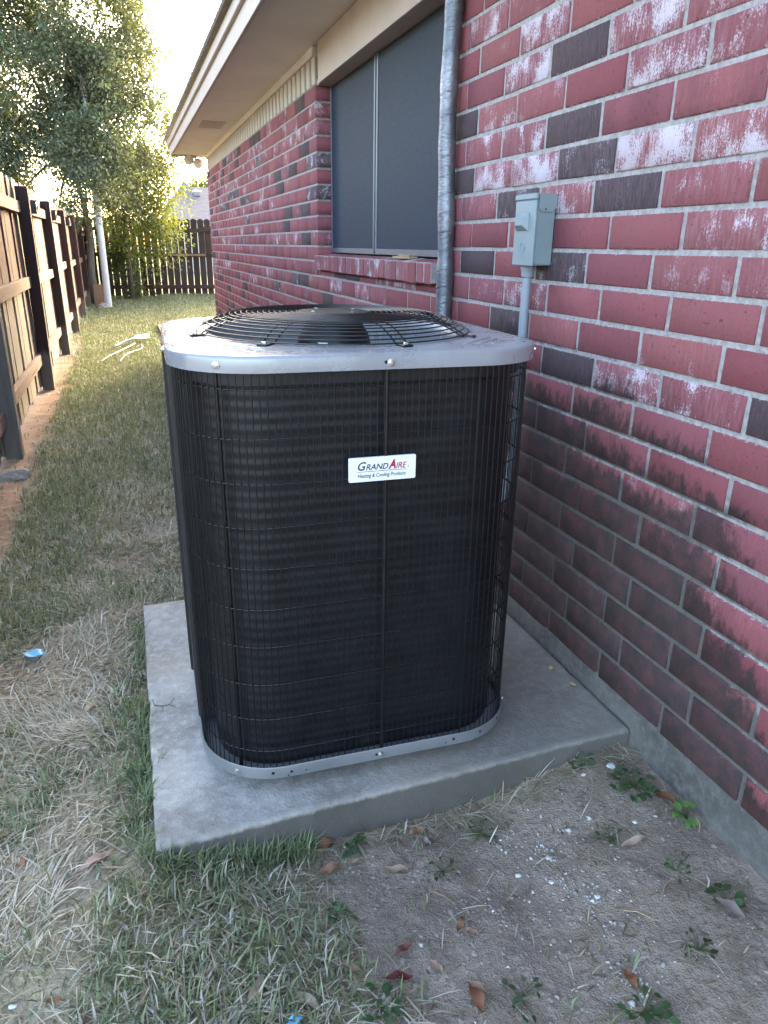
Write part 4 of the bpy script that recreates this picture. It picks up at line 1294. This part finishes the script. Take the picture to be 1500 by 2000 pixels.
def tree(name, label, base, trunk_pts, lobes, ntwig, nper, size, cols, mat, trunk_r, seed, group=None, spread=.07, droop=.25, twigr=.006):
    root = empty(name, base); tag(root, label, 'tree', group)
    r = np.random.default_rng(seed)
    B = Vector(base)
    mb = MB()
    P = [Vector(p) - B for p in trunk_pts]; n = len(P)
    mb.tube(P, [trunk_r * (1 - .55 * i / (n - 1)) * (1.25 if i == 0 else 1) for i in range(n)], 12)
    mb.build('trunk', M['bark'], root, smooth=True)
    for k, l in enumerate(lobes):
        mb = MB(); st_ = P[-1] if k % 2 == 0 else P[-2].lerp(P[-1], .5)
        limb(mb, st_, Vector(l[:3]) - B, trunk_r * .38, .012, .15, 8, k + seed)
        mb.build('limb', M['bark'], root, smooth=True)
    c, d = lobes_sample(lobes, ntwig, r)
    V, Q, C, L = leaf_cloud(c, d, nper, spread, size, np.array(cols), droop, seed)
    V -= np.array(base)
    crown = link('crown', mesh_np('crown', V, Q, col=C), mat, root); crown['kind'] = 'stuff'
    tv, tq = twig_lines(c, d, L, twigr, droop); tv -= np.array(base)
    tw = link('twigs', mesh_np('twigs', tv, tq), M['twig'], root); tw['kind'] = 'stuff'
    return root

DK = [(.095, .118, .080), (.112, .136, .092), (.130, .154, .102), (.150, .174, .104)]
YG = [(.10, .14, .030), (.14, .17, .035), (.20, .21, .035), (.085, .12, .035)]
# main tree at the corner
tree('oak_tree', 'small-leaved spreading tree in the far left corner behind the pole', (-.63, 16.7, -.06),
     [(-.63, 16.7, -.12), (-.62, 16.7, .6), (-.57, 16.72, 1.2), (-.60, 16.75, 1.9), (-.75, 16.8, 2.6)],
     [(-1.0, 16.6, 4.1, 1.35, 1.3, 1.25, 1.1), (-.15, 16.4, 3.3, 1.0, 1.0, .9, 1.1), (-1.8, 16.4, 3.1, 1.1, 1.2, 1.0, 1.1), (-.5, 16.3, 5.3, 1.3, 1.2, 1.0, 1.0), (-2.4, 16.8, 4.6, 1.4, 1.4, 1.4, .8),
      (-.9, 16.1, 2.25, .9, .9, .55, 1.1), (-.2, 16.5, 2.3, .75, .8, .55, 1.0), (-1.8, 16.9, 6.0, 1.4, 1.3, 1.1, .9), (-1.55, 15.9, 2.1, .8, .9, .5, 1.1), (.35, 16.7, 4.5, .75, .8, .8, .7), (-2.5, 16.2, 2.5, .9, 1, .8, .9),
      (.45, 16.6, 3.4, .75, .7, .7, .8), (-3.4, 16.8, 3.6, 1.2, 1.2, 1.4, .6), (.15, 16.8, 6.0, .9, .9, .8, .6), (-1.0, 15.6, 1.75, .5, .5, .3, .8), (-.35, 15.25, 3.9, .6, .3, .9, 2.6), (-.3, 15.2, 2.7, .5, .3, .6, 3.0), (1.05, 16.8, 4.4, .55, .6, .7, .35), (.9, 16.7, 5.3, .55, .6, .7, .3), (-.5, 15.3, 5.5, .7, .4, .7, .8)],
     7600, 26, .070, DK, M['leaf'], .095, 5)
# right-hand backlit side of the crown
tree('elm_tree', 'lighter yellow-green tree drooping in front of the back fence', (.15, 17.9, -.06),
     [(.15, 17.9, -.12), (.16, 17.9, .7), (.12, 17.9, 1.4), (.25, 17.9, 2.3)],
     [(.45, 17.8, 2.5, .75, .8, .6, .8), (.85, 17.4, 3.2, .6, .7, .7, .45), (.35, 17.4, 1.75, .6, .6, .38, .8), (.85, 17.3, 1.60, .38, .4, .36, .8), (1.15, 17.6, 4.1, .45, .5, .6, .3), (1.15, 17.6, 2.6, .35, .4, .5, .4), (.75, 17.6, 5.0, .55, .5, .6, .3), (.0, 17.7, 2.9, .5, .6, .7, .6), (.75, 17.2, 1.15, .30, .3, .25, .35)],
     1150, 24, .066, YG, M['leaf'], .045, 8, spread=.09, droop=.5)
# tree far behind the neighbour's roof
tree('far_tree', 'small sunlit tree behind the neighbouring roof', (5.6, 50, 0), [(5.6, 50, 0), (5.6, 50, 1.5), (5.6, 50, 3)],
     [(5.6, 50, 4.3, 1.3, 1.3, .8, 1), (4.6, 50, 4.0, .8, .8, .6, .7), (6.5, 50.3, 4.6, .9, .9, .8, .7)], 420, 18, .16, YG, M['leaf'], .12, 13, spread=.16, twigr=.012)
# trailing vine at the back fence
def vine():
    root = empty('trailing_vine', (.02, 18.2, -.06)); tag(root, 'green trailing vine hanging down to the grass beside the pole', 'vine')
    r = np.random.default_rng(4)
    lob = [(-.12, 18.3, 1.35, .35, .25, .5, 1), (0.05, 18.2, .85, .22, .2, .55, 1.1), (.13, 18.1, .35, .14, .16, .40, 1.1), (-.25, 18.4, .8, .2, .2, .5, .5)]
    c, d = lobes_sample(lob, 420, r); d = d * .35 + np.array([.1, 0, -.8]); d /= np.linalg.norm(d, axis=1, keepdims=True)
    V, Q, C, L = leaf_cloud(c, d, 16, .045, .055, np.array([(.05, .085, .03), (.07, .12, .04), (.10, .16, .05)]), .1, 4)
    B = np.array(root.location)
    o = link('foliage', mesh_np('foliage', V - B, Q, col=C), M['leaf'], root); o['kind'] = 'stuff'
    tv, tq = twig_lines(c, d, L, .004, .1); o = link('stems', mesh_np('stems', tv - B, tq), M['twig'], root); o['kind'] = 'stuff'
vine()

# ------------------------------------------------------------------ grass
def blades(x, y, z, az, length, lean0, lean1, width, col, tipcol=None):
    n = len(x)
    h = np.stack([np.cos(az), np.sin(az), np.zeros(n)], 1); s = np.stack([-np.sin(az), np.cos(az), np.zeros(n)], 1); up = np.array([0, 0, 1.])
    p0 = np.stack([x, y, z], 1)
    d0 = h * np.sin(lean0)[:, None] + up * np.cos(lean0)[:, None]
    d1 = h * np.sin(lean1)[:, None] + up * np.cos(lean1)[:, None]
    p1 = p0 + d0 * (length * .55)[:, None]; p2 = p1 + d1 * (length * .45)[:, None]
    w = width[:, None] * .5
    V = np.stack([p0 - s * w * .8, p0 + s * w * .8, p1 + s * w, p1 - s * w, p2], 1).reshape(-1, 3)
    b = np.arange(n) * 5
    Q = np.stack([b, b + 1, b + 2, b + 3], 1); T = np.stack([b + 3, b + 2, b + 4], 1)
    C = np.repeat(col, 5, 0).copy()
    return V, Q, T, C
def on_pad(x, y): return (x > -.058) & (x < 1.09) & (y > 1.172 + .027 * x) & (y < 2.25)
GREENS = np.array([(.155, .200, .098), (.175, .222, .112), (.122, .168, .090), (.210, .248, .130), (.23, .240, .120)])
STRAWS = np.array([(.52, .46, .35), (.60, .545, .44), (.42, .36, .26), (.66, .61, .51), (.36, .30, .21)])
parts_g = []; parts_s = []
def scatter(y0, y1, x0, x1, dens, wscale, lscale, seed, kind):
    r = np.random.default_rng(seed)
    n = int((y1 - y0) * (x1 - x0) * dens)
    x = r.uniform(x0, x1, n); y = r.uniform(y0, y1, n)
    G = green_mask(x, y); B = bare_mask(x, y)
    if kind == 'g':
        pr_ = np.clip(G * 1.05 - .02, 0, 1) * (1 - .93 * B)
    else:
        pr_ = (1 - .62 * G) * (1 - .985 * B)
        pr_ = pr_ * (1 - .45 * ss(4, 9, y))
        clump = ss(.30, .60, fbm(x, y, 14, 77, 2)); pr_ = pr_ * (.35 + .75 * clump)
    k = (r.random(n) < pr_) & ~on_pad(x, y) & ((x < 1.06) | (y > 9.8))
    x, y, B, G = x[k], y[k], B[k], G[k]; n = len(x)
    z = gh(x, y) - .003
    az = r.uniform(0, 2 * math.pi, n)
    if kind == 'g':
        L = r.uniform(.028, .070, n) * lscale * (1 - .35 * B); l0 = np.abs(r.normal(.35, .35, n)); l1 = l0 + r.uniform(.2, 1.4, n); w = r.uniform(.0020, .0046, n) * wscale
        col = GREENS[r.integers(0, len(GREENS), n)] * r.uniform(.75, 1.3, (n, 1))
        mixs = (r.random(n) < .26)[:, None]
        col = np.where(mixs, STRAWS[r.integers(0, len(STRAWS), n)] * .8, col)
    else:
        # straw combed by a slowly changing direction field
        fld = fbm(x, y, 3, 91, 2) * 9
        az = fld + r.normal(0, 1.1, n)
        L = r.uniform(.025, .085, n) * lscale; l0 = np.clip(r.normal(1.25, .22, n), .6, 1.5); l1 = l0 + r.uniform(-.05, .45, n); w = r.uniform(.0011, .0034, n) * wscale
        z = z + r.uniform(.0, .008, n)
        col = STRAWS[r.integers(0, len(STRAWS), n)] * r.uniform(.65, 1.15, (n, 1))
    return blades(x, y, z, az, L, l0, l1, w, col)
def join(P):
    V, Q, T, C = [], [], [], []; o = 0
    for v, q, t_, c in P:
        V.append(v); Q.append(q + o); T.append(t_ + o); C.append(c); o += len(v)
    return np.concatenate(V), np.concatenate(Q), np.concatenate(T), np.concatenate(C)
P = [scatter(.45, 2.6, -.70, 1.06, 13000, 1.0, 1.0, 1, 'g'), scatter(2.6, 5.0, -.72, .6, 8000, 1.35, 1.0, 2, 'g'), scatter(5, 9.8, -.72, 1.05, 4200, 1.9, 1.0, 3, 'g'), scatter(9.8, 19, -.72, 3.2, 1500, 3.2, 1.15, 4, 'g')]
r_ = np.random.default_rng(71); n_ = 1500
ex = np.where(r_.random(n_) < .55, r_.normal(-.068, .010, n_), r_.uniform(-.06, .25, n_)); ey = np.where(ex < -.045, r_.uniform(1.17, 2.3, n_), 1.165 - np.abs(r_.normal(0, .012, n_)))
kk = fbm(ex, ey, 12, 45, 2) > .46; ex, ey = ex[kk], ey[kk]; n_ = len(ex)
P.append(blades(ex, ey, gh(ex, ey) - .003, r_.normal(.6, 1.4, n_), r_.uniform(.03, .085, n_), np.abs(r_.normal(.35, .3, n_)), r_.uniform(.5, 1.6, n_), r_.uniform(.0016, .0034, n_), GREENS[r_.integers(0, 5, n_)] * r_.uniform(.7, 1.2, (n_, 1))))
V, Q, T, C = join(P)
go = link('grass', mesh_np('grass', V, Q, T, col=C), M['grass']); go['kind'] = 'stuff'; go['label'] = 'short green lawn grass growing along the yard'
P = [scatter(.45, 2.6, -.70, 1.06, 27000, 1.05, 1.0, 11, 's'), scatter(2.6, 5.0, -.72, .6, 10000, 1.4, 1.0, 12, 's'), scatter(5, 9.8, -.72, 1.05, 2200, 2.0, 1.0, 13, 's'), scatter(9.8, 18, -.72, 2.2, 500, 3, 1.0, 14, 's')]
# short matted thatch between the blades
r_ = np.random.default_rng(88); n_ = 70000
tx = r_.uniform(-.70, 1.06, n_); ty = r_.uniform(.45, 3.4, n_) ; tb = bare_mask(tx, ty)
kk = (r_.random(n_) < (1 - .94 * tb)) & ~on_pad(tx, ty) & ((tx < .6) | (ty < 1.17)); tx, ty = tx[kk], ty[kk]; n_ = len(tx)
TC = np.array([(.34, .28, .20), (.24, .19, .135), (.44, .385, .30), (.18, .145, .105), (.22, .21, .12)])
P.append(blades(tx, ty, gh(tx, ty) + r_.uniform(-.001, .004, n_), r_.uniform(0, 6.28, n_), r_.uniform(.010, .034, n_), r_.uniform(1.25, 1.55, n_), r_.uniform(1.3, 1.75, n_), r_.uniform(.0016, .0042, n_), TC[r_.integers(0, 5, n_)] * r_.uniform(.6, 1.2, (n_, 1))))
V, Q, T, C = join(P)
so = link('straw', mesh_np('straw', V, Q, T, col=C), M['grass']); so['kind'] = 'stuff'; so['label'] = 'dry pale straw lying over the soil'

# ------------------------------------------------------------------ gravel crumbs
def crumbs():
    r = np.random.default_rng(3)
    pts = []
    for (cx_, cy_, sx, sy, n) in ((.70, 1.03, .05, .035, 80), (.73, .93, .035, .06, 160), (.74, .84, .035, .04, 90), (.72, .705, .035, .02, 90), (.62, .90, .05, .03, 40), (.6, .85, .28, .18, 150), (.85, .9, .12, .15, 60), (.2, .9, .2, .12, 30)):
        p = np.stack([r.normal(cx_, sx, n), r.normal(cy_, sy, n)], 1); pts.append(p)
    pts = np.concatenate(pts); pts = pts[(pts[:, 0] < 1.06) & (pts[:, 1] < 1.165)]
    octv = np.array([(1, 0, 0), (0, 1, 0), (-1, 0, 0), (0, -1, 0), (0, 0, 1), (0, 0, -1)], float)
    octf = np.array([(0, 1, 4), (1, 2, 4), (2, 3, 4), (3, 0, 4), (1, 0, 5), (2, 1, 5), (3, 2, 5), (0, 3, 5)])
    V, T, C = [], [], []
    for k, p in enumerate(pts):
        s = r.lognormal(math.log(.0021), .5); a = r.uniform(0, 6.28)
        v = octv * (1 + r.normal(0, .25, octv.shape)) * np.array([s, s * r.uniform(.6, 1), s * .6])
        v = v + r.normal(0, s * .15, v.shape)
        ca, sa = math.cos(a), math.sin(a)
        v = np.stack([v[:, 0] * ca - v[:, 1] * sa + p[0], v[:, 0] * sa + v[:, 1] * ca + p[1], v[:, 2] + float(gh(p[0], p[1])) + s * .25], 1)
        V.append(v); T.append(octf + k * 6)
        g = r.uniform(.25, .62); C.append(np.tile((g, g * .97, g * .93), (6, 1)))
    t = NT('gravel_chip'); t.set(t.attr('col'), .9, spec=.2)
    o = link('gravel', mesh_np('gravel', np.concatenate(V), None, np.concatenate(T), col=np.concatenate(C)), t.m); o['kind'] = 'stuff'; o['label'] = 'white gravel crumbs scattered on the bare soil'
crumbs()
def clods():
    r = np.random.default_rng(31)
    n = 9000
    x = r.uniform(-.05, 1.06, n); y = r.uniform(.48, 1.17, n)
    k = (r.random(n) < bare_mask(x, y) * (.25 + .75 * ss(.4, .65, fbm(x, y, 9, 63, 2)))) & ~on_pad(x, y); x, y = x[k], y[k]; n = len(x)
    s_ = np.minimum(r.lognormal(math.log(.0022), .55, n), .008)
    octv = np.array([(1, 0, 0), (.7, .7, .1), (0, 1, 0), (-.7, .7, -.1), (-1, 0, 0), (-.7, -.7, .1), (0, -1, 0), (.7, -.7, 0), (.2, .1, 1)], float)
    tri = np.array([(i, (i + 1) % 8, 8) for i in range(8)])
    V = octv[None] * (1 + r.normal(0, .22, (n, 9, 3))) * s_[:, None, None] * np.array([1, .85, .62])
    a = r.uniform(0, 6.28, n); ca, sa = np.cos(a)[:, None], np.sin(a)[:, None]
    X = V[..., 0] * ca - V[..., 1] * sa + x[:, None]; Y = V[..., 0] * sa + V[..., 1] * ca + y[:, None]; Z = V[..., 2] + (gh(x, y) - s_ * .1)[:, None]
    V = np.stack([X, Y, Z], -1).reshape(-1, 3); T = (tri[None] + (np.arange(n) * 9)[:, None, None]).reshape(-1, 3)
    g = r.uniform(.75, 1.25, n); C = np.repeat(np.stack([.34 * g, .287 * g, .235 * g], 1), 9, 0)
    t = NT('soil_clod'); t.set(t.mix(t.ramp(t.noise(t.pos(), 300, 2), .3, .7), t.attr('col'), (.18, .152, .132)), .97, spec=.1)
    o = link('soil_crumbs', mesh_np('soil_crumbs', V, None, T, col=C), t.m); o['kind'] = 'stuff'; o['label'] = 'loose soil crumbs on the bare ground'
clods()

# ------------------------------------------------------------------ dry leaves, weeds, scraps
def dry_leaf(x, y, ang, L, W, col, label, group=None, lift=.004, curl=.25):
    mb = MB(); n = 6
    for i in range(n + 1):
        t_ = i / n; w = W * math.sin(math.pi * min(1, t_ * .93 + .04)) ** .8 * .5
        zc = lift + L * curl * .25 * math.sin(t_ * 3.1) + .003 * math.sin(t_ * 9 + x * 50)
        for s in (-1, 0, 1):
            mb.v.append(((t_ - .5) * L, s * w, zc + abs(s) * W * .18))
    for i in range(n):
        for j in range(2):
            a = i * 3 + j; mb.f.append((a, a + 3, a + 4, a + 1))
    b = len(mb.v); mb.tube([(-.5 * L, 0, lift + .001), (-.68 * L, .02 * L, lift)], .0007, 4)
    z = float(gh(x, y))
    o = mb.build('dry_leaf', M['dryleaf'], loc=(x, y, z + .002), smooth=True, col=col)
    o.rotation_euler = (random.uniform(-.15, .15), random.uniform(-.1, .1), ang)
    tag(o, label, 'leaf', group or 'dry leaves on the soil')
    return o
BR = (.20, .10, .055); TAN = (.34, .25, .17); RED = (.12, .022, .025); ORA = (.24, .105, .055); GRY = (.30, .25, .21)
dry_leaf(1.035, 1.018, -1.2, .055, .030, BR, 'broad brown dry leaf lying against the foundation near the slab corner')
dry_leaf(.895, .94, .05, .062, .016, (.40, .30, .23), 'narrow pale curled leaf on the bare soil near the foundation')
dry_leaf(.41, 1.06, -.35, .050, .018, TAN, 'pale tan dry leaf alone on the bare soil in front of the slab')
dry_leaf(.285, 1.17, .25, .045, .020, ORA, 'small reddish brown leaf close to the front edge of the slab')
dry_leaf(.275, 1.10, .3, .052, .020, (.26, .14, .09), 'brown leaf left of the small weed in front of the slab')
dry_leaf(.487, 1.144, .1, .040, .018, (.26, .15, .08), 'orange brown leaf beside the slab in the middle')
dry_leaf(.445, .762, 1.5, .050, .024, ORA, 'orange brown leaf at the bottom edge right of the dark red leaf')
dry_leaf(.333, .837, -.25, .048, .018, RED, 'dark red leaf on the soil near the bottom')
dry_leaf(.36, .885, .25, .036, .015, (.16, .05, .045), 'small faded red leaf just above the dark red leaf')
dry_leaf(.40, .83, -1.1, .030, .016, (.33, .22, .16), 'short pinkish leaf right of the dark red leaf')
dry_leaf(.09, .885, 1.0, .066, .020, TAN, 'long tan leaf standing out in the grass near the bottom')
dry_leaf(.172, .845, -.9, .058, .018, (.38, .30, .22), 'pale papery leaf near the blue scrap at the bottom')
dry_leaf(.255, .885, -.7, .050, .018, (.28, .17, .11), 'brown leaf between grass and bare soil near the bottom')
dry_leaf(.30, .81, .5, .046, .016, (.36, .30, .25), 'greyish pale leaf near the bottom beside a small weed')
dry_leaf(.953, .735, -1.3, .058, .028, GRY, 'grey tan leaf lying at the lower right')
dry_leaf(.712, .70, 1.4, .036, .020, ORA, 'small brown leaf among the white gravel at the lower right')
dry_leaf(-.165, 1.205, .5, .070, .018, (.38, .25, .19), 'long pinkish tan leaf on the bare patch left of the slab')
dry_leaf(-.196, 1.74, .6, .045, .020, (.40, .29, .22), 'pale leaf on the straw left of the slab')
dry_leaf(-.40, 1.40, .2, .040, .020, (.28, .15, .10), 'brown leaf on the straw near the left edge')
for k in range(34):
    x, y = (random.uniform(-.3, .6), random.uniform(.75, 1.14)) if k < 22 else (random.uniform(-.5, -.08), random.uniform(1.1, 2.4))
    if on_pad(np.array(x), np.array(y)): continue
    dry_leaf(x, y, random.uniform(0, 6.28), random.uniform(.018, .042), random.uniform(.008, .014), random.choice((BR, TAN, ORA, GRY, (.27, .18, .12))), 'small dry leaf scrap scattered in the grass', 'small leaf scraps in the grass', lift=.006)

def weed(name, label, x, y, n, R, size, cols, h=.03, seed=0, aspect=.6, group='small weeds on the bare soil'):
    r = np.random.default_rng(seed); z0 = float(gh(x, y)); size *= .78; R *= .85
    root = empty(name, (x, y, z0)); tag(root, label, 'weed', group)
    V, Q, C = [], [], []; sm = MB()
    for k in range(n):
        a = r.uniform(0, 6.28); rad = R * math.sqrt(r.random()); zz = r.uniform(.3, 1) * h * (1 - .5 * rad / R)
        c = np.array([rad * math.cos(a), rad * math.sin(a) , zz])
        az = a + r.normal(0, .7); el = r.normal(.15, .3); d = np.array([math.cos(az) * math.cos(el), math.sin(az) * math.cos(el), math.sin(el)])
        s = np.array([-math.sin(az), math.cos(az), r.normal(0, .25)]); nn = np.cross(d, s); sz = size * r.uniform(.6, 1.3); w = sz * aspect * .5
        pts = [c, c + d * sz * .3 + s * w * .9 + nn * w * .2, c + d * sz * .65 + s * w * .85 + nn * w * .2, c + d * sz - np.array([0, 0, sz * .15]), c + d * sz * .65 - s * w * .85 + nn * w * .2, c + d * sz * .3 - s * w * .9 + nn * w * .2]
        b = len(V) ; mid = [c + d * sz * .3, c + d * sz * .65]
        base = len(V); V += pts + mid
        Q += [(base, base + 1, base + 6, base + 6)] if False else []
        Q += [(base + 1, base + 2, base + 7, base + 6), (base + 6, base + 7, base + 4, base + 5)]
        Q += [(base, base + 1, base + 6, base + 5), (base + 7, base + 2, base + 3, base + 4)]
        col = np.array(cols[r.integers(0, len(cols))]) * r.uniform(.75, 1.25); C += [col] * 8
        sm.tube([(0, 0, 0), (c[0] * .5, c[1] * .5, zz * .7), tuple(c)], .0007, 4)
    link('leaves', mesh_np('leaves', np.array(V), np.array(Q), col=np.array(C)), M['weed'], root)
    sm.build('stems', M['weed'], root, col=(.08, .11, .04))
WG = [(.055, .105, .045), (.07, .13, .055), (.045, .085, .04)]
BG = [(.10, .20, .06), (.13, .25, .07)]
weed('weed', 'broad leafy weed patch in the corner of slab and foundation', .995, 1.075, 34, .055, .026, WG, .035, 1, .75)
weed('weed', 'bright green weed growing against the foundation', 1.045, .955, 16, .026, .026, BG, .04, 2, .65)
weed('weed', 'upright little weed in front of the slab left of centre', .345, 1.135, 14, .018, .026, WG, .045, 3, .5)
weed('weed', 'weed sprouting against the front face of the slab at the right', .915, 1.165, 12, .025, .024, WG, .05, 4, .55)
weed('weed', 'round-leaved weed at the far lower right', .965, .755, 7, .025, .028, WG, .025, 5, .85)
weed('weed', 'low weed at the bottom right beside straw', .70, .645, 18, .045, .026, WG, .03, 6, .6)
weed('weed', 'dark low weed right of the white gravel', .855, .70, 16, .035, .016, [(.045, .07, .035)], .018, 7, .5)
weed('weed', 'small weed in the grass below the left end of the slab', .265, .985, 12, .028, .022, WG, .035, 8, .6)
weed('weed', 'sparse dark weed in the middle of the bare soil', .50, 1.03, 14, .035, .014, [(.05, .075, .035)], .02, 9, .5)
weed('weed', 'sparse weed on bare soil between gravel and slab', .62, 1.10, 18, .05, .014, [(.05, .085, .04)], .02, 10, .5)
weed('weed', 'small weed between the gravel and the foundation', .86, .97, 12, .03, .016, WG, .02, 11, .6)
weed('weed', 'green weed near the bottom beside brown leaves', .285, .80, 14, .035, .026, WG, .04, 12, .55)
weed('weed', 'leafy weed against the left side of the slab', -.095, 1.42, 26, .035, .022, WG, .05, 13, .7)
weed('weed', 'low weed at the left side of the slab near its front corner', -.10, 1.28, 14, .03, .020, WG, .04, 14, .6)
weed('weed', 'small trailing weed on the cracked soil at the right', .93, .85, 10, .03, .014, WG, .015, 15, .6)
weed('weed', 'thin weed on the soil at the bottom centre', .52, .74, 14, .04, .018, [(.05, .08, .04)], .025, 16, .5)

for k, (x, y, s, lab) in enumerate(((.985, 1.145, .017, 'flat white fragment near the slab corner, largest of the white bits'), (.912, 1.15, .010, 'small white chip below the weed at the slab face'), (.933, .985, .010, 'round white chip on bare soil near the foundation'),
                                  (.722, .985, .010, 'white pebble at the top of the gravel streak'), (.643, .972, .010, 'pale pebble left of the gravel streak'), (.695, .93, .009, 'white pebble in the middle of the gravel streak'), (.755, .862, .010, 'pale pebble right of the gravel streak'),
                                  (.142, .917, .015, 'grey rounded pebble in the grass near the bottom'), (-.295, .985, .011, 'white crumpled bit in the straw at the bottom left'))):
    s *= .62; o = lump('pebble', (x, y, float(gh(x, y)) + s * .2), s, s * .8, s * .4, M['white'] if k != 7 else M['stone'], k * 1.7, 2, .5); tag(o, lab, 'pebble', 'white pebbles on the soil')
def scrap(x, y, s, label, ang, mat):
    mb = MB(); n = 6
    for i in range(n + 1):
        for j in range(n + 1):
            u, v = i / n - .5, j / n - .5
            px_ = u * s * 2 * (1 - .35 * abs(v)); py_ = v * s * 1.1
            mb.v.append((px_, py_, .006 + s * .25 * math.sin(u * 7 + v * 3) * .5 + s * .3 * v * v + random.uniform(0, .002)))
    for i in range(n):
        for j in range(n):
            if (i, j) in ((0, 0), (5, 5), (0, 5)): continue
            a = i * (n + 1) + j; mb.f.append((a, a + n + 1, a + n + 2, a + 1))
    o = mb.build('plastic_scrap', mat, loc=(x, y, float(gh(x, y)) + .012), smooth=True, rotz=ang); o.modifiers.new('thickness', 'SOLIDIFY').thickness = .0008; tag(o, label, 'plastic scrap')
scrap(-.371, 2.141, .034, 'light blue plastic scrap lying on the straw at the left', -.3, M['blue'])
scrap(.142, .812, .014, 'tiny bright blue scrap at the bottom edge', .4, M['blue'])
# twig lying on the slab
mb = MB(); mb.tube([(0, 0, .004), (.018, -.012, .006), (.036, -.008, .004), (.05, -.02, .003)], [.0016, .0015, .0012, .0006], 5); mb.tube([(.018, -.012, .006), (.02, -.03, .008)], .001, 5); mb.tube([(.0, 0, .004), (-.004, .018, .010)], .001, 5); mb.tube([(.036, -.008, .004), (.05, .006, .012)], .0009, 5)
o = mb.build('twig', M['twig'], loc=(-.035, 1.655, .053)); tag(o, 'dry forked twig on the left edge of the slab', 'twig')
for k, (x, y, a, L, lab) in enumerate(((.475, .965, -.9, .07, 'pale straight twig on the bare soil at centre'), (.88, .82, .6, .06, 'thin twig on the soil at the right'), (.80, .80, -.6, .05, 'short twig right of the gravel streak'))):
    mb = MB(); mb.tube([(-L / 2, 0, .004), (0, .003, .006), (L / 2, -.002, .003)], .0011, 5); o = mb.build('twig', M['cork'], loc=(x, y, float(gh(x, y)) + .001), rotz=a); tag(o, lab, 'twig')
for k, (x, y) in enumerate(((1.03, 1.50), (1.045, 1.41))):
    mb = MB(); mb.lathe([(.001, 0), (.006, .002), (.0075, .004), (.005, .006), (.001, .007)], 10); mb.v = [(x_ * 1.5, y_, z_) for x_, y_, z_ in mb.v]
    o = mb.build('pale_seed', M['cork'], loc=(x, y, .053), rotz=.9 + k); tag(o, ('pale seed husk on the slab, the one nearer the condenser', 'pale seed husk on the slab, the one nearer the front edge')[k], 'seed')
